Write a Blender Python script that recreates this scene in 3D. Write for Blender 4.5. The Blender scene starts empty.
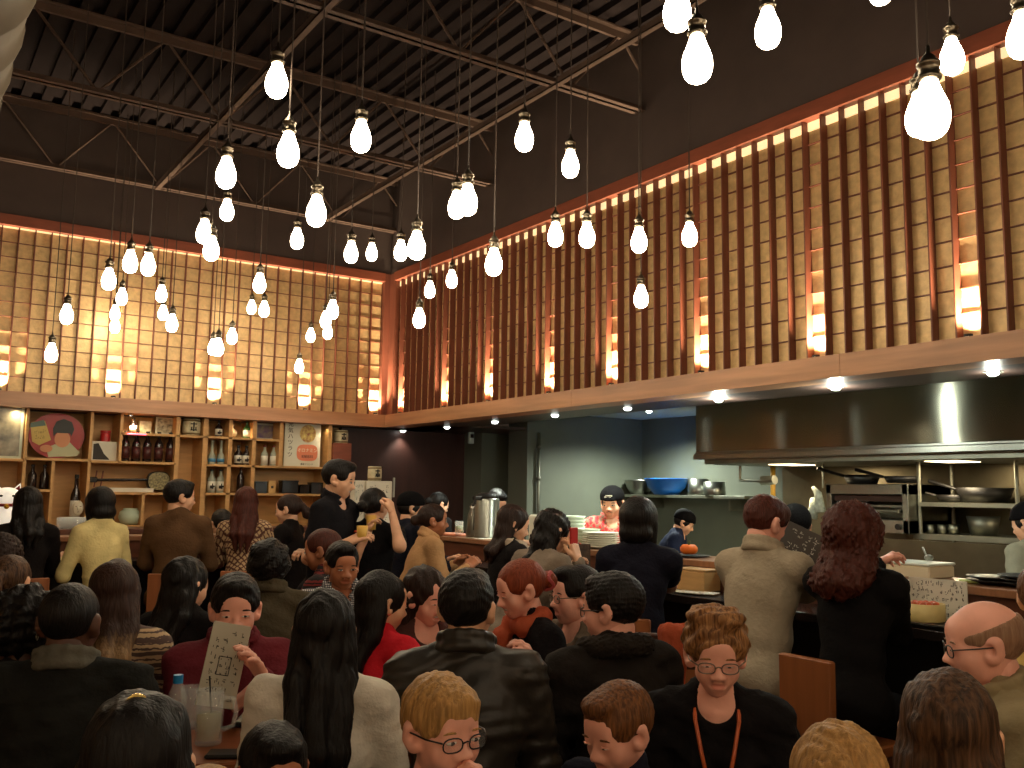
import bpy, math, random
import numpy as np
from mathutils import Vector, Matrix
R = math.radians
scene = bpy.context.scene
col = scene.collection
random.seed(7)
rng = np.random.RandomState(5)

# ------------------------------------------------------------------ camera, world, exposure
CAM = np.array([0.0, 0.0, 1.6]); YAW, PITCH, ROLL, FPX = R(33.98), R(6.64), R(0.83), 928.0
FWD = np.array([math.sin(YAW)*math.cos(PITCH), math.cos(YAW)*math.cos(PITCH), math.sin(PITCH)])
_r = np.array([math.cos(YAW), -math.sin(YAW), 0.0]); _u = np.cross(_r, FWD)
RGT = _r*math.cos(ROLL) + _u*math.sin(ROLL); UPV = np.cross(RGT, FWD)
cam_data = bpy.data.cameras.new('camera'); cam = bpy.data.objects.new('camera', cam_data); col.objects.link(cam)
cam_data.sensor_width = 36; cam_data.lens = FPX/1024*36; cam_data.clip_start = .05; cam_data.clip_end = 100
M = Matrix(((RGT[0], UPV[0], -FWD[0], CAM[0]), (RGT[1], UPV[1], -FWD[1], CAM[1]), (RGT[2], UPV[2], -FWD[2], CAM[2]), (0, 0, 0, 1)))
cam.matrix_world = M
scene.camera = cam
world = bpy.data.worlds.new('world'); scene.world = world; world.use_nodes = True
world.node_tree.nodes['Background'].inputs[0].default_value = (.9, .6, .4, 1)
world.node_tree.nodes['Background'].inputs[1].default_value = .02
scene.view_settings.view_transform = 'Standard'; scene.view_settings.look = 'None'
scene.view_settings.gamma = 1; scene.view_settings.use_curve_mapping = False
scene.view_settings.exposure = 0.48
scene.cycles.use_light_tree = True
scene.cycles.sample_clamp_indirect = 4.0
scene.cycles.max_bounces = 6
scene.cycles.use_denoising = True
BULB_E = 30.0

def ray(px, py):
    return RGT*(px-512)/FPX - UPV*(py-384)/FPX + FWD
def at(px, py, D):                       # photo pixel + depth in metres -> world point
    return CAM + ray(px, py)*D
def onY(px, py, Y): d = ray(px, py); return CAM + d*(Y/d[1])
def onX(px, py, X): d = ray(px, py); return CAM + d*(X/d[0])
def onZ(px, py, Z): d = ray(px, py); return CAM + d*((Z-1.6)/d[2])
def azim(px): d = ray(px, 490); return math.atan2(d[0], d[1])

# ------------------------------------------------------------------ materials
def lin(c): return tuple((x/12.92 if x <= .04045 else ((x+.055)/1.055)**2.4) for x in c)
def rgb(r, g, b): return lin((r/255, g/255, b/255))
class NT:
    def __init__(s, name):
        s.m = bpy.data.materials.new(name); s.m.use_nodes = True; s.t = s.m.node_tree; s.n = s.t.nodes
        s.b = s.n['Principled BSDF']
    def new(s, t, **k):
        n = s.n.new(t)
        for a, v in k.items(): setattr(n, a, v)
        return n
    def link(s, a, b): s.t.links.new(a, b)
MATS = {}
def mat(name, c, rough=.6, metal=0.0, noise=0.0, nscale=8.0, stretch=(1, 1, 1), bump=0.0, bscale=None, emit=0.0, ecol=None, spec=.5, trans=0.0, ior=1.45, c2=None, alpha=1.0, aniso=0, sheen=0):
    if name in MATS: return MATS[name]
    k = NT(name); b = k.b
    b.inputs['Base Color'].default_value = (*c, 1); b.inputs['Roughness'].default_value = rough
    b.inputs['Metallic'].default_value = metal; b.inputs['Specular IOR Level'].default_value = spec
    b.inputs['Transmission Weight'].default_value = trans; b.inputs['IOR'].default_value = ior
    b.inputs['Alpha'].default_value = alpha; b.inputs['Anisotropic'].default_value = aniso
    if sheen: b.inputs['Sheen Weight'].default_value = sheen
    if emit: b.inputs['Emission Color'].default_value = (*(ecol or c), 1); b.inputs['Emission Strength'].default_value = emit
    if noise or bump:
        tc = k.new('ShaderNodeTexCoord'); mp = k.new('ShaderNodeMapping'); mp.inputs['Scale'].default_value = stretch
        k.link(tc.outputs['Object'], mp.inputs['Vector'])
        nz = k.new('ShaderNodeTexNoise'); nz.inputs['Scale'].default_value = nscale; nz.inputs['Detail'].default_value = 5
        k.link(mp.outputs[0], nz.inputs['Vector'])
        if noise:
            cr = k.new('ShaderNodeValToRGB'); cr.color_ramp.elements[0].position = .3; cr.color_ramp.elements[1].position = .7
            a = c2 or tuple(x*(1-noise) for x in c)
            cr.color_ramp.elements[0].color = (*a, 1); cr.color_ramp.elements[1].color = (*tuple(min(1, x*(1+noise*.5)) for x in c), 1)
            k.link(nz.outputs['Fac'], cr.inputs[0]); k.link(cr.outputs[0], b.inputs['Base Color'])
        if bump:
            src = nz
            if bscale:
                src = k.new('ShaderNodeTexNoise'); src.inputs['Scale'].default_value = bscale; src.inputs['Detail'].default_value = 3
                k.link(mp.outputs[0], src.inputs['Vector'])
            bp = k.new('ShaderNodeBump'); bp.inputs['Strength'].default_value = bump; bp.inputs['Distance'].default_value = .01
            k.link(src.outputs['Fac'], bp.inputs['Height']); k.link(bp.outputs[0], b.inputs['Normal'])
    MATS[name] = k.m
    return k.m

# ------------------------------------------------------------------ mesh builder
def frame_of(d):
    d = np.asarray(d, float); d = d/np.linalg.norm(d)
    a = np.array([0, 0, 1.0]) if abs(d[2]) < .9 else np.array([1.0, 0, 0])
    u = np.cross(a, d); u /= np.linalg.norm(u); v = np.cross(d, u)
    return u, v, d
class MB:
    def __init__(s): s.v = []; s.f = []; s.mi = []; s.cur = 0
    def add(s, vs, fs, T=None):
        o = len(s.v)
        for p in vs:
            s.v.append(tuple(T @ Vector(p)) if T is not None else tuple(float(x) for x in p))
        for f in fs: s.f.append(tuple(o+i for i in f)); s.mi.append(s.cur)
        return s
    def m(s, i): s.cur = i; return s
    def box(s, x0, x1, y0, y1, z0, z1, T=None):
        vs = [(x0, y0, z0), (x1, y0, z0), (x1, y1, z0), (x0, y1, z0), (x0, y0, z1), (x1, y0, z1), (x1, y1, z1), (x0, y1, z1)]
        return s.add(vs, [(0, 3, 2, 1), (4, 5, 6, 7), (0, 1, 5, 4), (1, 2, 6, 5), (2, 3, 7, 6), (3, 0, 4, 7)], T)
    def bbox(s, x0, x1, y0, y1, z0, z1, c=.01, T=None):     # box with chamfered edges
        vs = []; 
        for z, k in ((z0, c), (z0+c, 0), (z1-c, 0), (z1, c)):
            a, b2, d, e = x0+k, x1-k, y0+k, y1-k
            cc = c if k == 0 else c*.5
            vs += [(a+cc, d, z), (b2-cc, d, z), (b2, d+cc, z), (b2, e-cc, z), (b2-cc, e, z), (a+cc, e, z), (a, e-cc, z), (a, d+cc, z)]
        fs = [tuple(reversed(range(8))), tuple(range(24, 32))]
        for r in range(3):
            for i in range(8): fs.append((r*8+i, r*8+(i+1) % 8, (r+1)*8+(i+1) % 8, (r+1)*8+i))
        return s.add(vs, fs, T)
    def cyl(s, a, b, ra, rb=None, n=12, caps=True):
        rb = ra if rb is None else rb
        a = np.asarray(a, float); b = np.asarray(b, float); u, v, d = frame_of(b-a)
        vs = []
        for p, r in ((a, ra), (b, rb)):
            for i in range(n):
                t = 2*math.pi*i/n; vs.append(p+r*(u*math.cos(t)+v*math.sin(t)))
        fs = [(i, (i+1) % n, n+(i+1) % n, n+i) for i in range(n)]
        if caps: fs += [tuple(reversed(range(n))), tuple(range(n, 2*n))]
        return s.add(vs, fs)
    def tube(s, pts, r, n=8, closed=False):
        pts = [np.asarray(p, float) for p in pts]; N = len(pts); vs = []; u = None
        rs = r if hasattr(r, '__len__') else [r]*N
        for i in range(N):
            if closed: d = pts[(i+1) % N]-pts[i-1]
            else: d = pts[min(i+1, N-1)]-pts[max(i-1, 0)]
            d = d/(np.linalg.norm(d)+1e-9)
            if u is None: u, w, _ = frame_of(d)
            u = u-d*np.dot(u, d); u /= (np.linalg.norm(u)+1e-9); w = np.cross(d, u)
            for j in range(n):
                t = 2*math.pi*j/n; vs.append(pts[i]+rs[i]*(u*math.cos(t)+w*math.sin(t)))
        fs = []
        for i in range(N if closed else N-1):
            for j in range(n):
                fs.append((i*n+j, i*n+(j+1) % n, ((i+1) % N)*n+(j+1) % n, ((i+1) % N)*n+j))
        if not closed: fs += [tuple(reversed(range(n))), tuple((N-1)*n+j for j in range(n))]
        return s.add(vs, fs)
    def lathe(s, prof, c=(0, 0, 0), n=16, sx=1, sy=1, T=None):
        vs = []; fs = []
        for r, z in prof:
            for j in range(n):
                t = 2*math.pi*j/n; vs.append((c[0]+sx*r*math.cos(t), c[1]+sy*r*math.sin(t), c[2]+z))
        P = len(prof)
        for i in range(P-1):
            for j in range(n): fs.append((i*n+j, i*n+(j+1) % n, (i+1)*n+(j+1) % n, (i+1)*n+j))
        if prof[0][0] > 1e-6: fs.append(tuple(reversed(range(n))))
        if prof[-1][0] > 1e-6: fs.append(tuple((P-1)*n+j for j in range(n)))
        return s.add(vs, fs, T)
    def prism(s, poly, z0, z1, T=None):
        n = len(poly); vs = [(x, y, z0) for x, y in poly]+[(x, y, z1) for x, y in poly]
        fs = [tuple(reversed(range(n))), tuple(range(n, 2*n))]+[(i, (i+1) % n, n+(i+1) % n, n+i) for i in range(n)]
        return s.add(vs, fs, T)
    def ell(s, c, r, n=12, m=8, T=None):
        prof = [(math.sin(math.pi*i/m), -math.cos(math.pi*i/m)) for i in range(m+1)]
        prof[0] = (1e-4, -1); prof[-1] = (1e-4, 1)
        vs = []; fs = []
        for q, z in prof:
            for j in range(n):
                t = 2*math.pi*j/n; vs.append((c[0]+r[0]*q*math.cos(t), c[1]+r[1]*q*math.sin(t), c[2]+r[2]*z))
        for i in range(m):
            for j in range(n): fs.append((i*n+j, i*n+(j+1) % n, (i+1)*n+(j+1) % n, (i+1)*n+j))
        return s.add(vs, fs, T)
    def mesh(s, name, mats, smooth=False):
        me = bpy.data.meshes.new(name); me.from_pydata(s.v, [], s.f)
        for q in (mats if isinstance(mats, (list, tuple)) else [mats]): me.materials.append(q)
        if any(s.mi): me.polygons.foreach_set('material_index', s.mi)
        if smooth:
            me.polygons.foreach_set('use_smooth', [len(f) < 7 for f in s.f])
        me.update(); return me
    def build(s, name, mats, parent=None, loc=None, rz=0, smooth=False, bevel=0):
        o = bpy.data.objects.new(name, s.mesh(name, mats, smooth)); col.objects.link(o)
        if parent is not None: o.parent = parent
        if loc is not None: o.location = loc
        if rz: o.rotation_euler.z = rz
        if bevel:
            md = o.modifiers.new('bevel', 'BEVEL'); md.width = bevel; md.segments = 2; md.limit_method = 'ANGLE'
        return o
def tag(o, label=None, cat=None, group=None, kind=None):
    if label: o['label'] = label
    if cat: o['category'] = cat
    if group: o['group'] = group
    if kind: o['kind'] = kind
    return o
def empty(name, loc, rz=0, label=None, cat=None, group=None):
    o = bpy.data.objects.new(name, None); col.objects.link(o); o.location = tuple(float(x) for x in loc); o.rotation_euler.z = rz
    return tag(o, label, cat, group)
def struct(o): o['kind'] = 'structure'; return o
def copy_tree(o, parent=None, loc=None, rz=None, label=None):
    c = o.copy(); col.objects.link(c); c.parent = parent
    if loc is not None: c.location = tuple(float(x) for x in loc)
    if rz is not None: c.rotation_euler.z = rz
    if label: c['label'] = label
    for ch in list(o.children): copy_tree(ch, c)
    return c

# ------------------------------------------------------------------ palette
wood_band = mat('band_wood', rgb(176, 128, 92), .38, noise=.25, nscale=3, stretch=(.6, .6, 8), bump=.05)
wood_dark = mat('dark_slat_wood', rgb(112, 60, 42), .5, noise=.25, nscale=6, stretch=(4, 4, .5))
wood_frame = mat('frame_wood', rgb(128, 66, 44), .5, noise=.2, nscale=5, stretch=(1, 1, 6))
gold = mat('gold_paper', rgb(206, 172, 120), .42, metal=.25, noise=.22, nscale=22, bump=.2, bscale=60)
ceil_dark = mat('ceiling_paint', rgb(66, 52, 46), .8, noise=.15, nscale=4)
deck_m = mat('deck_metal', rgb(30, 23, 22), .85, spec=.08, noise=.2, nscale=5)
joist_m = mat('joist_steel', rgb(80, 62, 52), .7, spec=.2, noise=.2, nscale=6)
shelf_wood = mat('shelf_plywood', rgb(196, 150, 92), .5, noise=.16, nscale=4, stretch=(1, 1, 7))
shelf_edge = mat('shelf_edge_wood', rgb(142, 92, 52), .5, noise=.15, nscale=5)
brown_wall = mat('brown_wall_panel', rgb(58, 30, 24), .5, noise=.2, nscale=3, stretch=(5, 5, .6))
steel = mat('brushed_steel', rgb(150, 152, 144), .3, metal=1, noise=.1, nscale=20, stretch=(1, 12, 1))
steel_dull = mat('dull_steel', rgb(135, 135, 122), .45, metal=.9, noise=.15, nscale=9)
kit_wall = mat('kitchen_wall_panel', rgb(100, 104, 92), .45, metal=.1, noise=.1, nscale=3)
black_m = mat('black_iron', rgb(20, 18, 17), .45)
bar_wood = mat('bar_ledge_wood', rgb(98, 56, 38), .4, noise=.3, nscale=5, stretch=(1, 1, 5))
bar_top = mat('bar_top_black', rgb(34, 28, 26), .22)
floor_m = mat('floor_stain', rgb(52, 38, 30), .5, noise=.25, nscale=3)
# ------------------------------------------------------------------ the room
XB, YA = 4.125, 8.352
ZB0, ZB1, ZT0, ZT1 = 2.22, 2.344, 3.688, 3.773
DECK = 4.74; ZJ = 4.2
XL, YN = -3.2, -2.6            # left wall, wall behind the camera
CELL = .1215
struct(MB().box(XL, 7.0, YN, 9.0, -.1, 0).build('floor', floor_m))
b = MB()                          # corrugated deck: ribs run along y
x = XL
while x < 4.3:
    b.box(x, x+.075, YN, 8.6, DECK, DECK+.05); b.box(x+.075, x+.15, YN, 8.6, DECK+.045, DECK+.05); x += .15
struct(b.build('ceiling', deck_m))
struct(MB().box(XL-.1, XL, YN, 9.0, 0, DECK+.05).build('wall_left', mat('side_wall_paint', rgb(214, 184, 150), .7)))
struct(MB().box(XL, 7.0, YN-.1, YN, 0, DECK+.05).build('wall_front', mat('side_wall_paint', rgb(214, 184, 150), .7)))
struct(MB().box(XL, 4.3, 8.56, 8.7, ZB0, DECK+.05).build('wall_back', ceil_dark))
struct(MB().box(4.28, 4.4, YN, 8.7, ZB0+.02, DECK+.05).build('wall_right', ceil_dark))
# upper dark faces flush with the lattice frames
struct(MB().box(XL, 4.28, YA+.01, 8.56, ZT1, DECK).box(XB+.01, 4.28, YN, YA+.02, ZT1, DECK).build('wall_upper', ceil_dark))
# gold backing + lattice
def lattice(name_i, along, n0, n1, fixed, sgn, label, up):
    """along 'x' or 'y'; cells from n0 to n1 metres; the panel lies behind the slats"""
    def bx(b, a0, a1, d0, d1, z0, z1):
        lo, hi = sorted((fixed+sgn*d0, fixed+sgn*d1))
        if along == 'x': b.box(a0, a1, lo, hi, z0, z1)
        else: b.box(lo, hi, a0, a1, z0, z1)
    root = empty('lattice_screen', (0, 0, 0), 0, label, 'wall lattice')
    b = MB(); bx(b, n0, n1, .055, .075, ZB1, ZT0); b.build('gold_panel', gold, root)
    b = MB(); k = 0; a = n1
    while a > n0:
        bx(b, a-.004, a+.004, .0 if along == 'y' else .022, .055, ZB1, ZT0); a -= CELL
    b.build('vertical_slats', wood_dark, root)
    b = MB(); z = ZB1+CELL
    while z < ZT0-.03:
        bx(b, n0, n1, .040, .055, z-.0025, z+.0025); z += CELL
    b.build('horizontal_slats', wood_dark, root)
    b = MB(); bx(b, n0, n1+.0, -.02, .1, ZT0, ZT1); b.build('top_frame', wood_frame, root)
    b = MB(); h = .012 if up == 'thin' else .05
    bx(b, n0, n1, .044, .054, ZT0-h, ZT0); b.build('lit_gap', mat('lit_gap_glow', rgb(255, 226, 165), emit=.62, ecol=(1, .76, .42)), root)  # glowing strip stands in for the bright wash under the top frame
    return root
lattice(1, 'x', XL, 4.06, YA, 1, 'gold lattice screen on the left wall above the bottle shelves', 'thin')
lattice(2, 'y', YN, 8.23, XB, 1, 'gold lattice screen with deep slats along the right wall above the kitchen', 'fat')
struct(MB().box(4.06, 4.2, YA, YA+.09, ZB1, ZT1).box(XB, XB+.09, 8.23, YA+.02, ZB1, ZT1).build('trim_1', wood_dark))
# bands, with joints
struct(MB().box(XL, XB-.015, YA-.03, YA+.2, ZB0, ZB1-.002).build('trim_2', wood_band))
b = MB(); ys = [YN, .75, 3.02, 5.3, YA-.03]
for i in range(4): b.box(XB-.03, XB+.17, ys[i]+.0015, ys[i+1]-.0015, ZB0, ZB1-.002)
struct(b.build('trim_3', wood_band))
# uplights sitting on the band ledge
def uplight(p, label, grp, nrm, wdt):
    r = empty('uplight', p, 0, label, 'uplight', grp)
    MB().lathe([(.018, 0), (.02, .004), (.02, .012), (.016, .012), (.016, .006)], n=12).build('housing', black_m, r)
    MB().lathe([(.015, 0), (.015, .010)], n=12).build('lens', mat('uplight_lens', (1, .8, .5), emit=3, ecol=(1, .74, .38)), r)
    ld = bpy.data.lights.new('uplight_beam', 'SPOT'); ld.energy = 150; ld.color = (1, .82, .55); ld.spot_size = R(110); ld.spot_blend = 1; ld.shadow_soft_size = .02
    lo = bpy.data.objects.new('uplight_beam', ld); col.objects.link(lo); lo.parent = r; lo.location = (0, 0, .016)
    lo.rotation_euler = Vector((-nrm[0]*.28, -nrm[1]*.28, -1)).to_track_quat('Z', 'Y').to_euler()
LP = ['far left edge', 'left, below the hanging pair', 'middle, below the low twin bulbs', 'right of the middle', 'right, beside the corner']
for i, xx in enumerate((.691, 1.51, 2.385, 3.246, 3.985)):
    k = round((4.06-xx)/CELL-.5)+.5; uplight((4.06-k*CELL, YA-.004, ZB1+.001), 'small uplight on the ledge of the left lattice, '+LP[i], 'uplights on the left lattice ledge', (0, 1), .1)
RP = ['at the right picture edge', 'third from the right', 'above the left end of the hood', 'left of the steel hood', 'right of the corner group', 'third from the corner', 'second from the corner', 'nearest the corner']
for i, yy in enumerate((2.39, 3.169, 3.978, 4.845, 5.592, 6.469, 7.218, 8.05)):
    k = round((8.23-yy)/CELL-.5)+.5; uplight((XB-.004, 8.23-k*CELL, ZB1+.001), 'small uplight on the ledge of the right lattice, '+RP[i], 'uplights on the right lattice ledge', (1, 0), .1)
# steel joists
def joist(Y, label):
    r = empty('ceiling_joist', (0, Y, 0), 0, label, 'ceiling joist', 'open web steel joists under the roof deck')
    x0, x1 = XL, 4.25
    MB().box(x0, x1, -.045, -.006, ZJ, ZJ+.006).box(x0, x1, .006, .045, ZJ, ZJ+.006).box(x0, x1, -.012, -.006, ZJ, ZJ+.045).box(x0, x1, .006, .012, ZJ, ZJ+.045).build('bottom_chord', joist_m, r)
    MB().box(x0, x1, -.05, .05, DECK-.012, DECK).box(x0, x1, -.012, .012, DECK-.06, DECK-.01).build('top_chord', joist_m, r)
    w = MB(); x = x0; i = 0; zs = (ZJ+.02, DECK-.03)
    while x < x1-.3:
        w.cyl((x, 0, zs[i % 2]), (x+.42, 0, zs[(i+1) % 2]), .01, n=6); x += .42; i += 1
    w.build('web_rods', joist_m, r)
joist(8.29, 'farthest ceiling joist, running just above the left lattice'); joist(6.498, 'second joist from the left lattice wall, over the bar stools')
joist(4.594, 'third joist from the left lattice wall, crossing the upper middle'); joist(2.7, 'fourth joist, nearest seen along the top edge of the picture')
for k, (px, py, lb) in enumerate(((213, 130, 'bridging angle between ceiling joists, left of the topmost bulb'), (600, 60, 'bridging angle between ceiling joists, behind the upper middle bulbs'))):
    p = onZ(px, py, ZJ-.01)
    tag(MB().box(p[0]-.02, p[0]+.02, 1.0, 8.3, ZJ-.012, ZJ-.006).box(p[0]-.02, p[0]-.014, 1.0, 8.3, ZJ-.012, ZJ+.03).build('bridging_angle', joist_m), lb, 'ceiling bridging')
# duct in the top left corner
p = at(-22, 40, 3.3)
d = MB(); T = Matrix.Translation((p[0]-.12, 0, p[2])) @ Matrix.Rotation(R(-90), 4, 'X')
prof = []
for i in range(30):
    y = YN+i*.36; prof += [(.24, y), (.24, y+.33), (.25, y+.335), (.25, y+.355)]
d.lathe([(r_, z_) for r_, z_ in prof], n=28, T=T)
tag(d.build('air_duct', mat('duct_fabric', rgb(96, 84, 68), .8, noise=.08, nscale=6), smooth=True), 'pale round air duct hanging in the top left corner', 'air duct')

# ------------------------------------------------------------------ pendant bulbs
bulb_glass = mat('lit_bulb_glass', (1, .9, .7), emit=BULB_E, ecol=(1, .84, .60))
brass = mat('socket_metal', rgb(120, 110, 95), .35, metal=1)
cord_m = mat('cord_fabric', rgb(58, 46, 38), .7)
BL = [.0001, .012, .022, .029, .033, .0345, .034, .0315, .027, .022, .018, .0155, .0145]
BZ = [-.128, -.126, -.120, -.110, -.096, -.082, -.068, -.054, -.040, -.027, -.014, -.004, 0.0]
def bulb_proto():
    r = empty('pendant_bulb', (0, 0, 0), 0, 'x', 'pendant bulb', 'bare filament bulbs hanging on long cords')
    MB().lathe(list(zip([x*1.12 for x in BL], BZ)), n=18).build('bulb', bulb_glass, r, smooth=True)
    MB().lathe([(.017, -.004), (.024, .0), (.026, .006), (.021, .010), (.021, .028), (.0245, .030), (.0245, .036), (.019, .040), (.012, .052), (.005, .058), (.0035, .075)], n=16).build('socket', brass, r, smooth=True)
    MB().cyl((0, 0, .07), (0, 0, 1.0), .0032, n=6).build('cord', cord_m, r)
    return r
BULBS = [
 (277.5, 63, 101, 'pendant bulb highest at the upper left, under the long diagonal joist'),
 (289, 132, 170, 'pendant bulb below the highest one at the upper left'),
 (227, 157, 191, 'pendant bulb left of the upper left pair, above a small one'),
 (227.5, 199, 223, 'small pendant bulb right under a larger one at the upper left'),
 (317, 195, 229, 'pendant bulb right of centre in the upper left group, over the lattice corner'),
 (297.5, 228, 251, 'small pendant bulb against the dark wall, left below its bigger neighbour'),
 (205, 219, 246, 'upper bulb of an overlapping pair at the top of the left lattice'),
 (212, 236, 263, 'lower bulb of an overlapping pair at the top of the left lattice'),
 (131, 250, 275, 'left bulb of two side by side in front of the left lattice top'),
 (149, 253, 278, 'right bulb of two side by side in front of the left lattice top'),
 (109.5, 268, 292, 'pendant bulb just left below the side-by-side pair on the left lattice'),
 (122.5, 288, 307, 'small pendant bulb heading a column of three on the left lattice'),
 (162, 285, 304, 'small pendant bulb heading the right column of three on the left lattice'),
 (115.5, 305, 321, 'middle bulb of the left column on the left lattice'),
 (115.5, 318, 335, 'lowest bulb of the left column, over a bright uplight'),
 (163.5, 305, 322, 'middle bulb of the right column on the left lattice'),
 (172.5, 314, 334, 'lowest bulb of the right column on the left lattice'),
 (67.5, 304, 326, 'upper bulb of the two farthest left'),
 (52, 343, 364, 'lower bulb of the two farthest left, over the poster shelf'),
 (260, 273, 295, 'upper bulb of a triangle of three on the left lattice'),
 (252, 300, 316, 'lower left bulb of the triangle of three on the left lattice'),
 (264.5, 301, 319, 'lower right bulb of the triangle of three on the left lattice'),
 (213.5, 339, 357, 'left of the low twin bulbs before the middle uplight'),
 (218.5, 338, 358, 'right of the low twin bulbs before the middle uplight'),
 (232.5, 328, 346, 'small bulb up and right of the low twin bulbs'),
 (333, 300, 321, 'uppermost bulb of the trio left of the lattice corner'),
 (326, 311, 330, 'middle bulb of the trio left of the lattice corner'),
 (328, 324, 341, 'lowest bulb of the trio left of the lattice corner'),
 (311, 328, 344, 'small bulb just left of the trio near the lattice corner'),
 (299.5, 359, 375, 'lowest and smallest bulb, above the right end of the bottle shelves'),
 (361.5, 120, 155, 'single pendant bulb high in the middle left of the dark ceiling'),
 (524.5, 122, 154, 'single pendant bulb high in the middle of the dark ceiling'),
 (570.5, 150, 180, 'pendant bulb right below the high middle one'),
 (468, 184, 218, 'front bulb of a touching pair in the middle of the ceiling'),
 (457, 191, 221, 'rear left bulb of a touching pair in the middle of the ceiling'),
 (417, 231, 262, 'large right bulb of a pair above the lattice corner'),
 (401, 240, 263, 'small left bulb of a pair above the lattice corner'),
 (351.5, 241, 265, 'left bulb of two level bulbs left of the lattice corner top'),
 (372, 243, 263, 'right bulb of two level bulbs by the lattice corner top'),
 (494, 248, 278, 'pendant bulb hanging alone by the top of the right lattice near the corner'),
 (452, 270, 290, 'highest of three bulbs stepping down right of the corner'),
 (430, 281, 300, 'middle of three bulbs stepping down right of the corner'),
 (419.5, 308, 330, 'lowest of three bulbs stepping down right of the corner'),
 (555.5, 222, 249, 'left of two level bulbs on the left half of the right lattice'),
 (587, 222, 250, 'right of two level bulbs on the left half of the right lattice'),
 (639, 227, 255, 'upper of two bulbs one above the other on the right lattice'),
 (641, 285, 310, 'lower of two bulbs one above the other on the right lattice'),
 (689.5, 222, 249, 'single bulb before the middle of the right lattice'),
 (697, 35, 87, 'big bulb near the top edge, right one of the close pair'),
 (677, -13, 35, 'big bulb cut by the top edge, left one of the close pair'),
 (767.5, 8, 52, 'pendant bulb at the top edge between the close pair and the right corner'),
 (880, -32, 8, 'bulb almost wholly cut off by the top edge at the right'),
 (951, 38, 78, 'bulb behind and right of the biggest bulb at the upper right'),
 (929, 80, 143, 'biggest and nearest bulb, at the upper right'),
 (919, 92, 140, 'bulb half hidden behind the biggest one at the upper right'),
 (1021, 12, 62, 'bulb cut by the right picture edge'),
]
_bp = None
for i, (px, y0, y1, lb) in enumerate(BULBS):
    h = max(y1-y0-1.5, 12); D = .128*FPX/h
    p = at(px, y0, D)
    lim = min(1.0, 8.1/p[1] if p[1] > 8.1 else 1, 3.95/p[0] if p[0] > 3.95 else 1)
    p = at(px, y0, D*lim)
    if _bp is None: _bp = bulb_proto(); o = _bp; o.location = p; o['label'] = lb
    else: o = copy_tree(_bp, None, p, None, lb)
    for ch in o.children:
        if ch.name.startswith('cord'):
            ch.scale.z = (DECK+.04-p[2])/1.0; ch.location.z = .07*(1-ch.scale.z)

rb = random.Random(12)
fill_bulbs = [(-1.6, 1.2, 2.6), (-2.0, 3.0, 2.7), (1.1, .35, 2.95), (-.3, 1.0, 2.75), (2.9, .1, 2.5)]  # unseen bulbs added to brighten the dark foreground
for i in range(6):
    for j in range(4): fill_bulbs.append((-2.4+i*1.05+rb.uniform(-.3, .3), -2.2+j*.62+rb.uniform(-.2, .2), rb.uniform(2.15, 2.7)))
for x, y, z in fill_bulbs:
    o = copy_tree(_bp, None, (x, y, z), None, 'added unseen fill bulb over the near end of the room, behind the viewer')
    for ch in o.children:
        if ch.name.startswith('cord'): ch.scale.z = (DECK+.04-z)/1.0; ch.location.z = .07*(1-ch.scale.z)
# ------------------------------------------------------------------ lower walls, soffits, kitchen shell
struct(MB().box(XL, 3.9, 8.78, 8.9, 0, ZB0+.02).build('wall_shelf_back', mat('shelf_wall_paint', rgb(168, 130, 82), .6)))
p330 = onY(328, 440, 8.45)[0]
struct(MB().box(p330+.25, 5.3, 8.70, 8.78, 0, ZB0).build('wall_brown', brown_wall))
struct(MB().box(5.25, 5.9, 8.35, 8.9, 0, ZB0).build('wall_grey_panel', kit_wall))
struct(MB().box(5.36, 7.0, 7.66, 8.0, 0, 2.55).build('wall_kitchen_far', kit_wall))
struct(MB().box(6.9, 7.0, YN, 7.7, 0, 2.55).build('wall_kitchen_right', kit_wall))
soff = mat('soffit_paint', rgb(64, 48, 42), .4)
struct(MB().box(XB+.0, 4.72, YN, 9.0, ZB0+.001, ZB0+.03).box(XB, 7.0, 7.7, 9.0, ZB0+.001, ZB0+.03).box(XL, XB, YA+.05, 9.0, ZB0+.001, ZB0+.03).build('ceiling_soffit', soff))
struct(MB().box(4.72, 7.0, YN, 7.7, 2.41, 2.44).box(4.70, 4.72, YN, 7.0, ZB0+.001, 2.42).build('ceiling_kitchen', mat('kitchen_ceiling_paint', rgb(176, 184, 172), .5)))
# thin pipe run on the kitchen corner
p = onY(528, 500, 7.64)
tag(MB().cyl((p[0]+.12, 7.63, .9), (p[0]+.12, 7.63, 2.2), .016, n=10).cyl((p[0]+.12, 7.63, 1.72), (p[0]+.12, 7.63, 1.76), .024, n=10).cyl((p[0]+.12, 7.63, 2.04), (p[0]+.12, 7.63, 2.08), .024, n=10).build('wall_pipe', steel_dull, smooth=True), 'thin steel pipe running up the grey kitchen wall edge', 'pipe')
p = onY(471, 438, 8.33)
q = empty('wall_thermostat', p, 0, 'small pale wall unit on the dark grey panel beside the brown wall', 'wall unit')
MB().bbox(-.03, .03, -.02, .02, -.06, .06, .006).build('casing', mat('pale_plastic', rgb(190, 205, 200), .4), q); MB().box(-.02, .02, -.024, -.02, .0, .04).build('display', black_m, q)
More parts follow.
